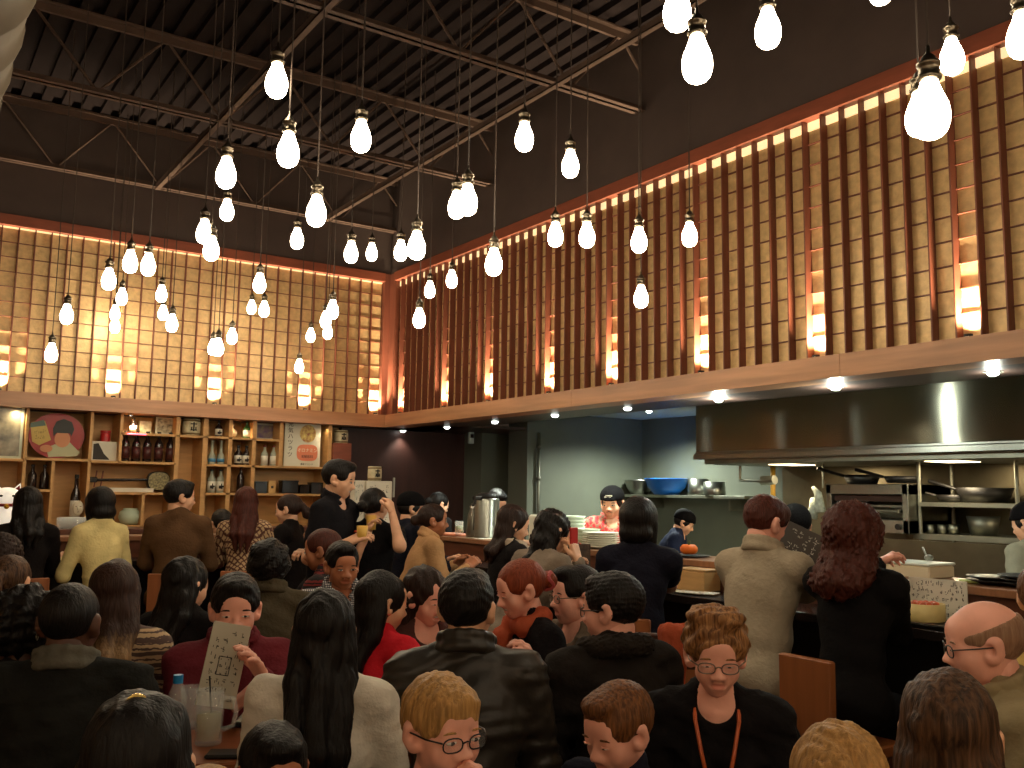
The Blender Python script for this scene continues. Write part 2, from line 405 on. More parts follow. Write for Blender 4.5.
# downlights
DL = [(718.6, 399, 2.22, 'over the left end of the steel hood'), (835.6, 387, 2.22, 'over the middle of the steel hood'), (993, 372, 2.22, 'over the right end of the steel hood'),
      (627.6, 408, 2.22, 'next left of the hood'), (649, 413, 2.41, 'on the pale kitchen ceiling'), (555, 415, 2.22, 'above the chef'), (495, 421.6, 2.22, 'above the coffee urns'),
      (447, 427, 2.22, 'dim one right of the corner'), (403, 430.5, 2.22, 'nearest the lattice corner')]
for i, (px, py, z, lb) in enumerate(DL):
    p = onZ(px, py, z) if i != 4 else onX(649, 414, 6.2); p[2] = z
    r = empty('downlight', p, 0, 'recessed round downlight '+lb, 'downlight', 'downlights around the kitchen opening')
    MB().lathe([(.030, -.002), (.046, -.002), (.048, .0005), (.030, .0005)], n=20).build('trim_ring', steel_dull, r)
    MB().lathe([(.0001, -.020), (.016, -.018), (.026, -.012), (.031, -.001)], n=20).build('lens', mat('downlight_lens', (1, 1, .95), emit=9, ecol=(.95, 1, .93)), r)
    ld = bpy.data.lights.new('downlight_beam', 'SPOT'); ld.energy = 150 if i < 3 else (75 if i < 7 else 8); ld.color = (.93, 1, .86); ld.spot_size = R(105); ld.spot_blend = .7; ld.shadow_soft_size = .03
    if i < 3: bpy.data.lights.remove(ld); ld = bpy.data.lights.new('downlight_glow', 'POINT'); ld.energy = (17, 14, 5)[i]; ld.color = (.93, 1, .86); ld.shadow_soft_size = .02
    if i == 4: ld.energy = 160; ld.spot_size = R(150)
    lo = bpy.data.objects.new('downlight_beam', ld); col.objects.link(lo); lo.parent = r; lo.location = (0, 0, -.035)
for px, py, lb in ((14.6, 409, 'above the framed poster'), (129, 415, 'above the dark bottle row'), (231, 420, 'above the small cubbies'), (321.5, 426, 'above the drink poster')):
    p = onZ(px, py, ZB0); p = np.array([p[0], 8.5, ZB0])
    r = empty('shelf_spotlight', p, 0, 'tiny spotlight under the wood band '+lb, 'spotlight', 'spotlights over the shelves')
    MB().lathe([(.018, -.012), (.02, 0), (.012, 0), (.012, -.012)], n=14).build('trim_ring', steel_dull, r)
    MB().lathe([(.0001, -.012), (.012, -.012), (.012, -.01)], n=14).build('lens', mat('downlight_lens', (1, 1, .95)), r)
    ld = bpy.data.lights.new('shelf_beam', 'SPOT'); ld.energy = 9; ld.color = (1, .80, .5); ld.spot_size = R(160); ld.spot_blend = .8; ld.shadow_soft_size = .03
    lo = bpy.data.objects.new('shelf_beam', ld); col.objects.link(lo); lo.parent = r; lo.location = (0, -.06, -.03)

# ------------------------------------------------------------------ bars
cx = 3.45
def bar(name, pts_counter, pts_ledge, label):
    r = empty(name, (0, 0, 0), 0, label, 'bar counter')
    return r
r = empty('bar_counter', (0, 0, 0), 0, 'L-shaped dark bar counter with a raised brown ledge around the kitchen', 'bar counter')
poly = [(XL+.02, 6.95), (cx, 6.95), (cx, YN+.02), (3.79, YN+.02), (3.79, 7.28), (XL+.02, 7.28)]
MB().prism(poly, 1.045, 1.085).build('counter_top', bar_top, r, bevel=.004)
poly = [(XL+.02, 7.26), (3.77, 7.26), (3.77, YN+.02), (4.12, YN+.02), (4.12, 7.55), (XL+.02, 7.55)]
MB().prism(poly, 1.205, 1.24).build('ledge_top', mat('ledge_top_wood', rgb(150, 104, 74), .3, noise=.2, nscale=6, stretch=(1, 8, 1)), r, bevel=.004)
poly = [(XL+.02, 7.28), (3.79, 7.28), (3.79, YN+.02), (4.08, YN+.02), (4.08, 7.51), (XL+.02, 7.51)]
MB().prism(poly, .0, 1.205).build('ledge_front', bar_wood, r)
poly = [(XL+.02, 7.19), (3.70, 7.19), (3.70, YN+.02), (3.79, YN+.02), (3.79, 7.28), (XL+.02, 7.28)]
MB().prism(poly, .0, 1.045).build('bar_front', mat('bar_front_black', rgb(22, 18, 17), .5), r)
# ------------------------------------------------------------------ hood
y_l = onX(696, 430, 5.8)[1]
h = empty('exhaust_hood', (5.8, 0, 0), 0, 'long brushed steel exhaust hood above the kitchen line', 'exhaust hood')
k = NT('hood_steel'); bb = k.b
bb.inputs['Base Color'].default_value = (*rgb(140, 140, 126), 1); bb.inputs['Metallic'].default_value = 1; bb.inputs['Roughness'].default_value = .2; bb.inputs['Anisotropic'].default_value = 1.0
cx3 = k.new('ShaderNodeCombineXYZ'); cx3.inputs[2].default_value = 1
k.link(cx3.outputs[0], bb.inputs['Tangent'])
tc = k.new('ShaderNodeTexCoord'); nz = k.new('ShaderNodeTexNoise'); nz.inputs['Scale'].default_value = 1.7; k.link(tc.outputs['Object'], nz.inputs['Vector'])
bp = k.new('ShaderNodeBump'); bp.inputs['Strength'].default_value = .07; bp.inputs['Distance'].default_value = .05
k.link(nz.outputs['Fac'], bp.inputs['Height']); k.link(bp.outputs[0], bb.inputs['Normal'])
hood_m = k.m
MB().box(0, 1.08, YN+.05, y_l, .06+1.9, 2.40).build('canopy', hood_m, h)
MB().box(-.02, 1.08, YN+.05, y_l+.02, 1.9, 1.945).box(-.008, 0, YN+.05, y_l+.01, 1.945, 1.965).build('lower_lip', steel, h, bevel=.004)
MB().box(.05, 1.05, YN+.1, y_l-.05, 1.86, 1.9).build('grease_tray', steel_dull, h)
for yy in (.8, 2.2, 3.7, 5.1):
    b = MB().bbox(.3, .6, yy-.12, yy+.12, 1.855, 1.862, .002)
    o = b.build('hood_lamp', mat('hood_lamp_glow', (1, .8, .5), emit=5, ecol=(1, .78, .45)), h)
    ld = bpy.data.lights.new('hood_beam', 'AREA'); ld.shape = 'RECTANGLE'; ld.size = .3; ld.size_y = .24; ld.energy = 9; ld.color = (1, .8, .5)
    lo = bpy.data.objects.new('hood_beam', ld); col.objects.link(lo); lo.parent = h; lo.location = (.45, yy, 1.85)
# ------------------------------------------------------------------ kitchen equipment
bk = empty('back_worktop', (6.15, 0, 0), 0, 'steel back worktop along the kitchen wall under the hood', 'worktop')
MB().box(0, .74, -2.4, 6.9, .88, .92).build('top', steel_dull, bk, bevel=.004)
MB().box(.03, .74, -2.4, 6.9, .1, .88).build('cabinet', steel_dull, bk)
MB().box(.70, .745, -2.4, 5.7, .92, 1.86).build('backsplash', mat('stained_steel', rgb(112, 104, 84), .35, metal=.8, noise=.3, nscale=4), bk)
def span(px0, px1, X): return onX(px1, 500, X)[1], onX(px0, 500, X)[1]
def zX(px, py, X): return onX(px, py, X)[2]
# salamander broiler
ya, yb = span(826, 908, 6.2)
br = empty('broiler', (6.2, (ya+yb)/2, 0), 0, 'wide steel salamander broiler on the wall behind the curly-haired woman', 'broiler')
w = (yb-ya)/2; z0 = zX(865, 532, 6.2); z1 = zX(865, 484, 6.2)
MB().box(0, .55, -w, w, z1-.08, z1).box(0, .55, -w, -w+.05, z0, z1).box(0, .55, w-.05, w, z0, z1).box(0, .55, -w, w, z0, z0+.10).box(.5, .55, -w, w, z0, z1).build('housing', steel, br, bevel=.006)
MB().box(.02, .5, -w+.05, w-.05, z0+.19, z0+.205).cyl((-.03, -w+.06, z0+.16), (-.03, w-.06, z0+.16), .012).box(-.03, .1, -w+.08, -w+.1, z0+.15, z0+.17).build('grill_rack', steel_dull, br)
MB().cyl((-.02, -w+.08, z0+.05), (0, -w+.08, z0+.05), .022, n=16).build('knob', black_m, br)
MB().box(.04, .5, -w+.05, w-.05, z1-.13, z1-.085).build('burner', mat('hot_burner', rgb(60, 36, 24), .7), br)
def pan(name, X, px, py, rad, hgt, label, m=black_m, handle=None, cat='pan'):
    z = zX(px, py, X); y = onX(px, py, X)[1]
    r = empty(name, (X, y, z), 0, label, cat)
    MB().lathe([(rad*.8, 0), (rad, hgt), (rad*.97, hgt), (rad*.77, .006), (.0001, .006)], n=24).build('bowl' if handle is None else 'body', m, r, smooth=True)
    if handle is not None:
        a = handle; MB().cyl((rad*.95*math.cos(a), rad*.95*math.sin(a), hgt*.85), ((rad+.2)*math.cos(a), (rad+.2)*math.sin(a), hgt+.05), .011, .014, n=8).build('handle', m, r)
    return r
pan('frying_pan', 6.4, 862, 484, .14, .07, 'black frying pan stacked on top of the broiler, left one', handle=R(140))
pan('frying_pan', 6.4, 903, 483, .14, .05, 'black frying pan on top of the broiler, right one', handle=R(130))
# wall rack at right: two shelves
ya, yb = span(918, 1016, 6.3)
rk = empty('wall_rack', (6.3, (ya+yb)/2, 0), 0, 'steel two-level rack with pans beside the broiler', 'rack'); w = (yb-ya)/2
z2 = zX(970, 503, 6.3); z1_ = zX(970, 536, 6.3)
MB().box(0, .5, -w, w, z2-.03, z2).build('shelf', steel_dull, rk); MB().box(0, .5, -w-.05, w+.05, z1_-.04, z1_).build('shelf', steel_dull, rk)
for s in (-1, 1):
    for xx in (.02, .45): MB().cyl((xx, s*w, z1_-.28), (xx, s*w, z2+.35), .014, n=8).build('post', steel_dull, rk)
pan('wok', 6.52, 985, 502, .19, .10, 'large black wok on the upper rack shelf', handle=R(100), cat='wok')
pan('frying_pan', 6.5, 955, 502, .13, .05, 'black pan leaning left on the upper rack shelf', handle=R(110))
pan('stock_pot', 6.5, 984, 535, .11, .13, 'dull metal pot on the lower rack shelf', m=steel_dull, cat='pot')
for i, px in enumerate((931, 943, 954)):
    pan('sauce_tin', 6.42, px, 534, .042, .07, ('left', 'middle', 'right')[i]+' of three small steel tins on the lower rack shelf', m=steel, cat='tin')
tag(MB().box(6.14, 6.16, onX(1013, 500, 6.15)[1], onX(870, 500, 6.15)[1], .93, zX(930, 541, 6.15)).build('splash_panel', mat('stained_steel', rgb(112, 104, 84))), 'stained steel splash panel under the rack and broiler', 'splash panel')
# hanging towel and ladle, gas pipes
p = onX(820, 487, 6.2)
b = MB(); b.tube([p+np.array([0, .07, .0]), p+np.array([0, .02, -.05]), p+np.array([0, .0, -.2])], [.012, .03, .045], n=9).tube([p+np.array([0.02, .09, -.09]), p+np.array([0, .06, -.16]), p+np.array([0, .09, -.24])], [.02, .04, .05], n=9)
tag(b.build('kitchen_towel', mat('towel_cloth', rgb(196, 205, 190), .9, noise=.4, nscale=30), smooth=True), 'crumpled white towel hanging beside the broiler', 'towel')
p = onX(823, 464, 6.2)
tag(MB().cyl(p, onX(823, 488, 6.2), .008, n=8).build('hanging_rod', steel_dull), 'thin steel rod hanging from the hood above the towel', 'rod')
p = onX(773, 468, 6.6)
tag(MB().cyl(p+[0, 0, .06], onX(773, 520, 6.6), .022, n=10).build('gas_pipe', mat('yellow_pipe', rgb(180, 140, 50), .5), smooth=True), 'yellow gas pipe under the hood above the man in the beige sweater', 'pipe')
p = onX(740, 464, 6.3); q = onX(740, 480, 6.3); e = onX(762, 481, 6.3)
tag(MB().tube([p, q, e], .014, n=8).cyl(e, e+np.array([0, -.14, .01]), .04, n=10).build('valve_pipe', steel_dull), 'steel valve pipe hanging under the left end of the hood', 'pipe')
# bowl shelf on the back wall
ya, yb = span(626, 746, 6.6); z = zX(680, 495, 6.6)
sh = empty('wall_shelf', (6.6, (ya+yb)/2, 0), 0, 'steel wall shelf holding the blue basin left of the hood', 'shelf'); w = (yb-ya)/2
MB().box(-.02, .3, -w, w, z-.03, z).build('board', steel_dull, sh, bevel=.003)
for s in (-.7, .7): MB().box(.05, .3, s*w-.01, s*w+.01, z-.14, z-.03).build('bracket', steel_dull, sh)
def bowlX(name, px, rad, hgt, label, m, cat, prof=None, X=6.7):
    y = onX(px, 495, X)[1]; r = empty(name, (X-.02, y, z+.001), 0, label, cat)
    prof = prof or [(rad*.55, 0), (rad*.85, hgt*.45), (rad*.97, hgt*.9), (rad*1.04, hgt), (rad*.95, hgt*.97), (rad*.8, hgt*.45), (rad*.5, .008), (.0001, .008)]
    MB().lathe(prof, n=28).build('bowl_body', m, r, smooth=True); return r
bowlX('mixing_bowl', 641, .16, .15, 'steel mixing bowl left of the blue basin', steel, 'bowl')
bowlX('plastic_basin', 668, .225, .165, 'bright blue plastic basin on the kitchen shelf', mat('blue_plastic', rgb(30, 105, 200), .35), 'basin')
bowlX('steel_pot', 700, .10, .16, 'taller steel pot right of the blue basin', steel, 'pot', [(.1, 0), (.105, .01), (.105, .16), (.098, .16), (.098, .01), (.0001, .01)])
bowlX('saucepan', 716, .105, .13, 'wide shiny saucepan at the right of the shelf row', steel, 'saucepan', [(.1, 0), (.105, .01), (.105, .13), (.098, .13), (.098, .01), (.0001, .01)], X=6.68)
# ------------------------------------------------------------------ things on the ledges
ZL = 1.2415; ZC = 1.0865
def on_ledge(px, py): return onZ(px, py, ZL)
white_c = mat('white_ceramic', rgb(222, 222, 206), .25)
green_c = mat('pale_green_ceramic', rgb(186, 200, 176), .3)
def plate_stack(x, y, n, rad, label, m=white_c, z=ZL, step=.018, grp='stacked crockery on the ledge'):
    P = [(rad*.55, 0), (rad*.6, .004), (rad, step), (rad*.98, step+.003), (rad*.58, .008), (.0001, .008)]
    me = None
    for i in range(n):
        if me is None: me = MB().lathe(P, n=26).mesh('plate', m, True)
        o = bpy.data.objects.new('plate', me); col.objects.link(o); o.location = (x, y, z+i*(step-.004))
        tag(o, label+(', topmost of the stack' if i == n-1 else ', lower in the stack'), 'plate', label+' stack')
p = on_ledge(601, 549); plate_stack(3.95, onX(601, 545, 3.95)[1], 7, .125, 'large white plate stacked on the ledge before the chef')
p = onX(575, 524, 4.0)
def bowl_stack(x, y, n, rad, hgt, label, z=ZL, tilt=0):
    P = [(rad*.4, 0), (rad*.45, .01), (rad*.8, hgt*.5), (rad, hgt), (rad*.96, hgt), (rad*.75, hgt*.5), (rad*.4, .016), (.0001, .016)]
    me = MB().lathe(P, n=24).mesh('bowl', green_c, True)
    for i in range(n):
        o = bpy.data.objects.new('bowl', me); col.objects.link(o); o.location = (x, y, z+i*.024)
        tag(o, label+(', topmost of the stack' if i == n-1 else ', lower in the stack'), 'bowl', label+' stack')
bowl_stack(4.0, onX(570, 520, 4.0)[1], 6, .11, .08, 'pale bowl in the wide stack left of the chef')
bowl_stack(4.0, onX(588, 520, 4.0)[1], 3, .085, .07, 'pale bowl in the small stack next to the chef')
q = onX(551, 522, 4.0)
r = empty('storage_tub', (4.0, q[1], ZL), 0, 'white rectangular tub behind the grey-blazer woman', 'tub'); MB().bbox(-.11, .09, -.13, .13, 0, .2, .012).build('tub_body', white_c, r); MB().ell((0, .02, .21), (.06, .07, .04)).build('lid', green_c, r)
def urn(px, rad, hgt, label, name='coffee_urn', X=3.95):
    y = onX(px, 533, X)[1]; r = empty(name, (X, y, ZL), R(200), label, 'coffee urn')
    MB().lathe([(rad, 0), (rad*1.03, .012), (rad, .02), (rad, hgt*.82), (rad*.93, hgt*.86)], n=26).build('body', steel, r, smooth=True)
    MB().lathe([(rad*.95, hgt*.86), (rad*.9, hgt*.93), (rad*.5, hgt*.97), (.0001, hgt*.97)], n=26).build('lid', black_m, r, smooth=True)
    MB().bbox(rad*.6, rad+.07, -.02, .02, hgt*.82, hgt*.9, .006).cyl((rad+.05, 0, hgt*.82), (rad+.055, 0, hgt*.72), .01).build('spout', black_m, r)
    MB().tube([(-rad*.95, 0, hgt*.9), (-rad*1.4, 0, hgt*.9), (-rad*1.45, 0, hgt*.7), (-rad*1.4, 0, hgt*.45), (-rad, 0, hgt*.42)], .011, n=8).build('handle', black_m, r)
urn(486.5, .098, .36, 'tall steel coffee urn on the bar ledge')
y = onX(474, 533, 3.92)[1]; r = empty('water_pitcher', (3.92, y, ZL), R(60), 'slim steel pitcher left of the coffee urn', 'pitcher')
MB().lathe([(.062, 0), (.066, .02), (.05, .18), (.036, .22), (.04, .245), (.037, .245), (.033, .22)], n=22).build('body', steel, r, smooth=True); MB().tube([(-.04, 0, .23), (-.09, 0, .22), (-.1, 0, .14), (-.062, 0, .06)], .009, n=8).build('handle', black_m, r)
MB().lathe([(.036, .245), (.03, .262), (.01, .268), (.008, .29), (.0001, .29)], n=16).build('lid', black_m, r, smooth=True)
# menu rack on counter right of the blazer woman
p = onZ(578, 567, ZC); p = at(579, 566, 5.6)
r = empty('menu_rack', (3.62, onX(579, 560, 3.62)[1], ZC), R(-35), 'dark patterned standing menu on the counter left of the plates', 'menu')
MB().box(-.07, .07, -.004, .004, 0, .2).build('board', mat('menu_board_dark', rgb(74, 56, 44), .5, noise=.6, nscale=45), r)
MB().box(-.075, .075, -.03, .03, 0, .012).build('base', black_m, r)
# pumpkin with plate, papers, box
y = onX(689, 557, 3.92)[1]
o = MB().lathe([(.05, 0), (.12, .006), (.122, .01), (.05, .006), (.0001, .006)], n=26).build('dark_plate', black_m, None, (3.92, y, ZL), smooth=True); tag(o, 'thin dark plate under the small pumpkin', 'plate')
r = empty('pumpkin', (3.92, y, ZL+.007), 0, 'small orange pumpkin on a dark plate on the ledge', 'pumpkin')
prof = []; b = MB(); n = 32; m_ = 10; vs = []; fs = []
for i in range(m_+1):
    t = math.pi*i/m_
    for j in range(n):
        a = 2*math.pi*j/n; rr = .05*math.sin(t)**.8*(1+.06*abs(math.cos(4*a))-.03)+1e-4; vs.append((rr*math.cos(a), rr*math.sin(a), .036-.034*math.cos(t)*(1-.25*(math.sin(t) < .5))))
for i in range(m_):
    for j in range(n): fs.append((i*n+j, i*n+(j+1) % n, (i+1)*n+(j+1) % n, (i+1)*n+j))
b.add(vs, fs).build('flesh', mat('pumpkin_skin', rgb(226, 110, 34), .45), r, smooth=True); MB().cyl((0, 0, .06), (.006, 0, .082), .007, .005).build('stem', mat('stem_green', rgb(80, 84, 40), .7), r)
y = onX(695, 578, 3.68)[1]
r = empty('wooden_box', (3.70, y, ZC), R(6), 'pale wooden caddy box on the counter below the pumpkin', 'box')
MB().bbox(-.07, .07, -.1, .1, 0, .105, .004).build('box_body', mat('pale_box_wood', rgb(190, 150, 96), .5, noise=.15, nscale=6, stretch=(1, 1, 6)), r); MB().bbox(-.072, .072, -.102, .102, .107, .118, .003).build('lid', mat('pale_box_wood', rgb(190, 150, 96)), r)
paper = mat('menu_paper', rgb(226, 222, 204), .6, noise=.5, nscale=60, c2=rgb(120, 116, 104))
for i, (px, dy) in enumerate(((672, 0), (690, .05), (700, -.02))):
    y = onX(px, 588, 3.56)[1]
    tag(MB().box(-.055, .055, -.09, .09, 0, .003).build('paper_menu', paper, None, (3.56, y, ZC+i*.004), R(20*i-15)), ('left', 'middle', 'right')[i]+' of the printed paper menus lying on the counter left of the beige sweater', 'menu')
# right end: white box, menu stand, basket, glass, tray, plates
y = onX(912, 575, 3.95)[1]
r = empty('storage_box', (3.98, y, ZL), 0, 'white flat lidded box on the ledge behind the curly-haired woman', 'box')
MB().bbox(-.10, .10, -.13, .11, 0, .055, .006).build('box_body', mat('cream_plastic', rgb(214, 204, 176), .4), r); MB().bbox(-.104, .104, -.135, .115, .056, .068, .004).build('lid', mat('pale_lid', rgb(225, 235, 228), .3), r)
y = onX(928, 562, 4.04)[1]; tag(MB().tube([(4.04, y, ZL+.07), (4.04, y+.01, ZL+.10), (4.05, y+.03, ZL+.13)], .005).ell((4.04, y-.005, ZL+.085), (.02, .02, .015)).build('steel_ladle', steel, smooth=True), 'steel ladle lying on the white lidded box', 'ladle')
c = onZ(925, 622, ZC); X0 = 3.60
y = onX(924, 618, X0)[1]
tray = empty('serving_tray', (X0, y, ZC), R(4), 'dark square tray with steel rim under the cream basket', 'tray')
MB().bbox(-.12, .12, -.15, .15, 0, .012, .004).build('tray_base', black_m, tray); MB().tube([(-.12, -.15, .014), (.12, -.15, .014), (.12, .15, .014), (-.12, .15, .014)], .004, closed=True).build('rim', steel, tray)
r = empty('steamer_basket', (X0, y-.0, ZC+.0135), 0, 'round cream steamer basket with orange topping on the tray', 'basket')
cream = mat('cream_basket', rgb(226, 204, 138), .5, noise=.08, nscale=20)
MB().lathe([(.080, 0), (.083, .004), (.083, .07), (.076, .07), (.076, .055), (.0001, .055)], n=30).build('basket_body', cream, r, smooth=True)
b = MB()
for i in range(14): a = i*2.4; q = .055*math.sqrt(i/14); b.ell((q*math.cos(a), q*math.sin(a), .066), (.018, .015, .012), 8, 6)
b.build('topping', mat('orange_topping', rgb(214, 92, 44), .4, noise=.4, nscale=40), r, smooth=True)
tag(MB().ell((0, 0, .012), (.022, .012, .014)).build('lemon_wedge', mat('lemon', rgb(236, 220, 50), .4), None, (X0-.09, y+.02, ZC+.0135), smooth=True), 'yellow lemon wedge on the tray before the basket', 'lemon')
def glass(x, y, z, r0, r1, h, label, drink=None, name='drinking_glass', cat='glass', grp=None):
    r = empty(name, (x, y, z), 0, label, cat, grp)
    MB().lathe([(r0, 0), (r1, h), (r1-.0025, h), (r0-.0025, .008), (.0001, .008)], n=18).build('glass_wall', glass_m, r, smooth=True)
    if drink: MB().lathe([(.0001, .009), (r0-.003, .009), (r0+(r1-r0)*.6-.003, h*.62), (.0001, h*.62)], n=18).build('drink', drink, r, smooth=True)
    return r
glass_m = mat('clear_glass', (.9, .93, .9), .05, alpha=.22, spec=.8)
tea = mat('tea', rgb(120, 84, 30), .15); water = mat('water', (.75, .72, .66), .05, alpha=.4)
y2 = onX(897, 611, 3.60)[1]; glass(3.60, y2, ZC, .026, .031, .085, 'small glass of tea left of the cream basket', tea)
# acrylic menu stand with handwriting
y3 = onX(938, 600, 3.72)[1]
ms = empty('menu_stand', (3.72, y3, ZC), R(-90), 'upright white menu sheet with black brush writing on the counter', 'menu stand')
MB().box(-.13, .13, -.003, .003, .0, .175).build('sheet', mat('menu_sheet', rgb(216, 212, 198), .5), ms)
MB().box(-.135, .135, -.03, .03, 0, .006).build('base', glass_m, ms)
ink = mat('black_ink', rgb(28, 24, 22), .7)
def text(s, size, parent, loc, rot, m, ext=.0008, name='lettering', align='CENTER'):
    cu = bpy.data.curves.new(name, 'FONT'); cu.body = s; cu.size = size; cu.extrude = ext; cu.align_x = align; cu.align_y = 'CENTER'; cu.materials.append(m)
    tmp = bpy.data.objects.new(name, cu); col.objects.link(tmp); bpy.context.view_layer.update()
    me = bpy.data.meshes.new_from_object(tmp.evaluated_get(bpy.context.evaluated_depsgraph_get())); bpy.data.objects.remove(tmp)
    o = bpy.data.objects.new(name, me); col.objects.link(o)
    if parent: o.parent = parent
    o.location = loc; o.rotation_euler = rot; return o
def scribbles(parent, x0, x1, z0, z1, rows, cols, y, m, seed=1, s=1, vert=True, name='handwriting'):
    rr = random.Random(seed); b = MB()
    for i in range(rows):
        for j in range(cols):
            if rr.random() < .15: continue
            cx_ = x0+(j+.5)*(x1-x0)/cols; cz = z0+(i+.5)*(z1-z0)/rows
            w_ = (x1-x0)/cols*.36; h_ = (z1-z0)/rows*.38
            for _ in range(4):
                if rr.random() < .5: xa = cx_+rr.uniform(-w_, w_*.3); L = rr.uniform(.4, 1)*w_; zz = cz+rr.uniform(-h_, h_); t = .10*h_; b.box(xa, xa+L, y-.0006, y+.0006, zz-t, zz+t)
                else: zz = cz+rr.uniform(-h_, h_*.3); L = rr.uniform(.4, 1.2)*h_; xa = cx_+rr.uniform(-w_, w_); t = .10*w_; b.box(xa-t, xa+t, y-.0006, y+.0006, zz, zz+L)
    return b.build(name, m, parent)
scribbles(ms, -.12, .12, .02, .17, 5, 11, .0035, ink, 3)
scribbles(ms, -.12, .12, .02, .17, 5, 11, -.0035, ink, 3)
b = MB(); b.box(-.025, .025, .0036, .0042, .09, .093).box(-.025, .025, .0036, .0042, .04, .043).box(-.025, -.022, .0036, .0042, .04, .09).box(.022, .025, .0036, .0042, .04, .09).build('seal_mark', ink, ms)
plate_stack(3.95, onX(997, 583, 3.95)[1], 2, .12, 'dark plate with pale food on the ledge at the right', m=black_m)
o = MB().lathe([(.0001, 0), (.09, 0), (.085, .01), (.0001, .014)], n=22).build('rice_cake', white_c, None, (3.95, onX(997, 583, 3.95)[1], ZL+.026), smooth=True); tag(o, 'flat white flatbread on the dark plates at the right of the ledge', 'flatbread')
o = MB().lathe([(.03, 0), (.055, .012), (.05, .012), (.03, .005), (.0001, .005)], n=20).build('small_dish', mat('lime_dish', rgb(190, 205, 120), .4), None, (3.90, onX(971, 583, 3.90)[1], ZL), smooth=True); tag(o, 'small green dish left of the dark plates', 'dish')
plate_stack(3.95, onX(1030, 588, 3.95)[1], 3, .12, 'dark plate cut by the right picture edge', m=black_m)
# things on the corner of the ledge
y = onX(455, 541, 3.9)[1]
o = MB().bbox(-.08, .08, -.16, .16, 0, .018, .004).build('serving_board', mat('pink_board', rgb(190, 120, 92), .5), None, (3.9, onX(454, 540, 3.9)[1], ZL)); tag(o, 'flat reddish serving board on the ledge before the profile woman', 'board')
glass(3.9, onX(459, 536, 3.9)[1], ZL+.019, .035, .035, .1, 'pale green tumbler on the reddish board', mat('matcha', rgb(150, 160, 120), .4))
o = MB().box(-.1, .1, -.12, .12, 0, .003).build('paper_sheet', paper, None, (3.9, onX(474, 541, 3.9)[1]-.15, ZL)); tag(o, 'white paper sheet under the front of the coffee urn', 'paper')
# ------------------------------------------------------------------ bottle shelves
YF = 8.42; YBK = 8.76
def sx(px): return onY(px, 470, YF)[0]
def sz(px, py, Y=YF): return onY(px, py, Y)[2]
su = empty('display_shelves', (0, YF, 0), 0, 'pale plywood cubby shelves filled with bottles under the left lattice', 'shelves')
d = YBK-YF
b = MB().box(XL+.02, sx(332), d-.01, d+.01, .9, ZB0-.002); b.build('back_panel', shelf_wood, su)
def vert(px, y0, y1, t=.012):
    x = sx(px); z0 = max(sz(px, y1), .02); z1 = min(sz(px, y0), ZB0-.002)
    MB().box(x-t, x+t, 0, d, z0, z1).build('upright', shelf_wood, su, bevel=.001)
def horz(px0, px1, py, t=.010):
    a, c = sx(px0), sx(px1); z = sz((px0+px1)/2, py)
    MB().box(a, c, 0, d, z-t, z+t).build('shelf', shelf_wood, su, bevel=.001); return z+t
vert(24, 405, 600); vert(89, 405, 600); vert(119, 405, 463); vert(176, 408, 600, .018); vert(204, 410, 600, .022); vert(229, 410, 600, .018); vert(253, 412, 600, .018)
vert(280, 412, 468, .018); vert(329, 415, 600, .02); vert(53, 461, 600); vert(145, 493, 600)
for a in (-30, -90): vert(a, 390, 600)
S = {}
S['L'] = horz(-200, 24, 457); S['A'] = horz(24, 89, 459.5); S['A2'] = horz(89, 176, 462.5)
S['B'] = horz(119, 204, 435); S['C'] = horz(24, 53, 490.5); S['D'] = horz(89, 176, 493.5)
S['E'] = horz(204, 253, 438); S['F'] = horz(204, 280, 466); S['G'] = horz(204, 329, 494.5); S['H'] = horz(253, 280, 440); S['I'] = horz(280, 329, 467.5)
S['J'] = horz(24, 145, 527); S['K'] = horz(145, 329, 526)
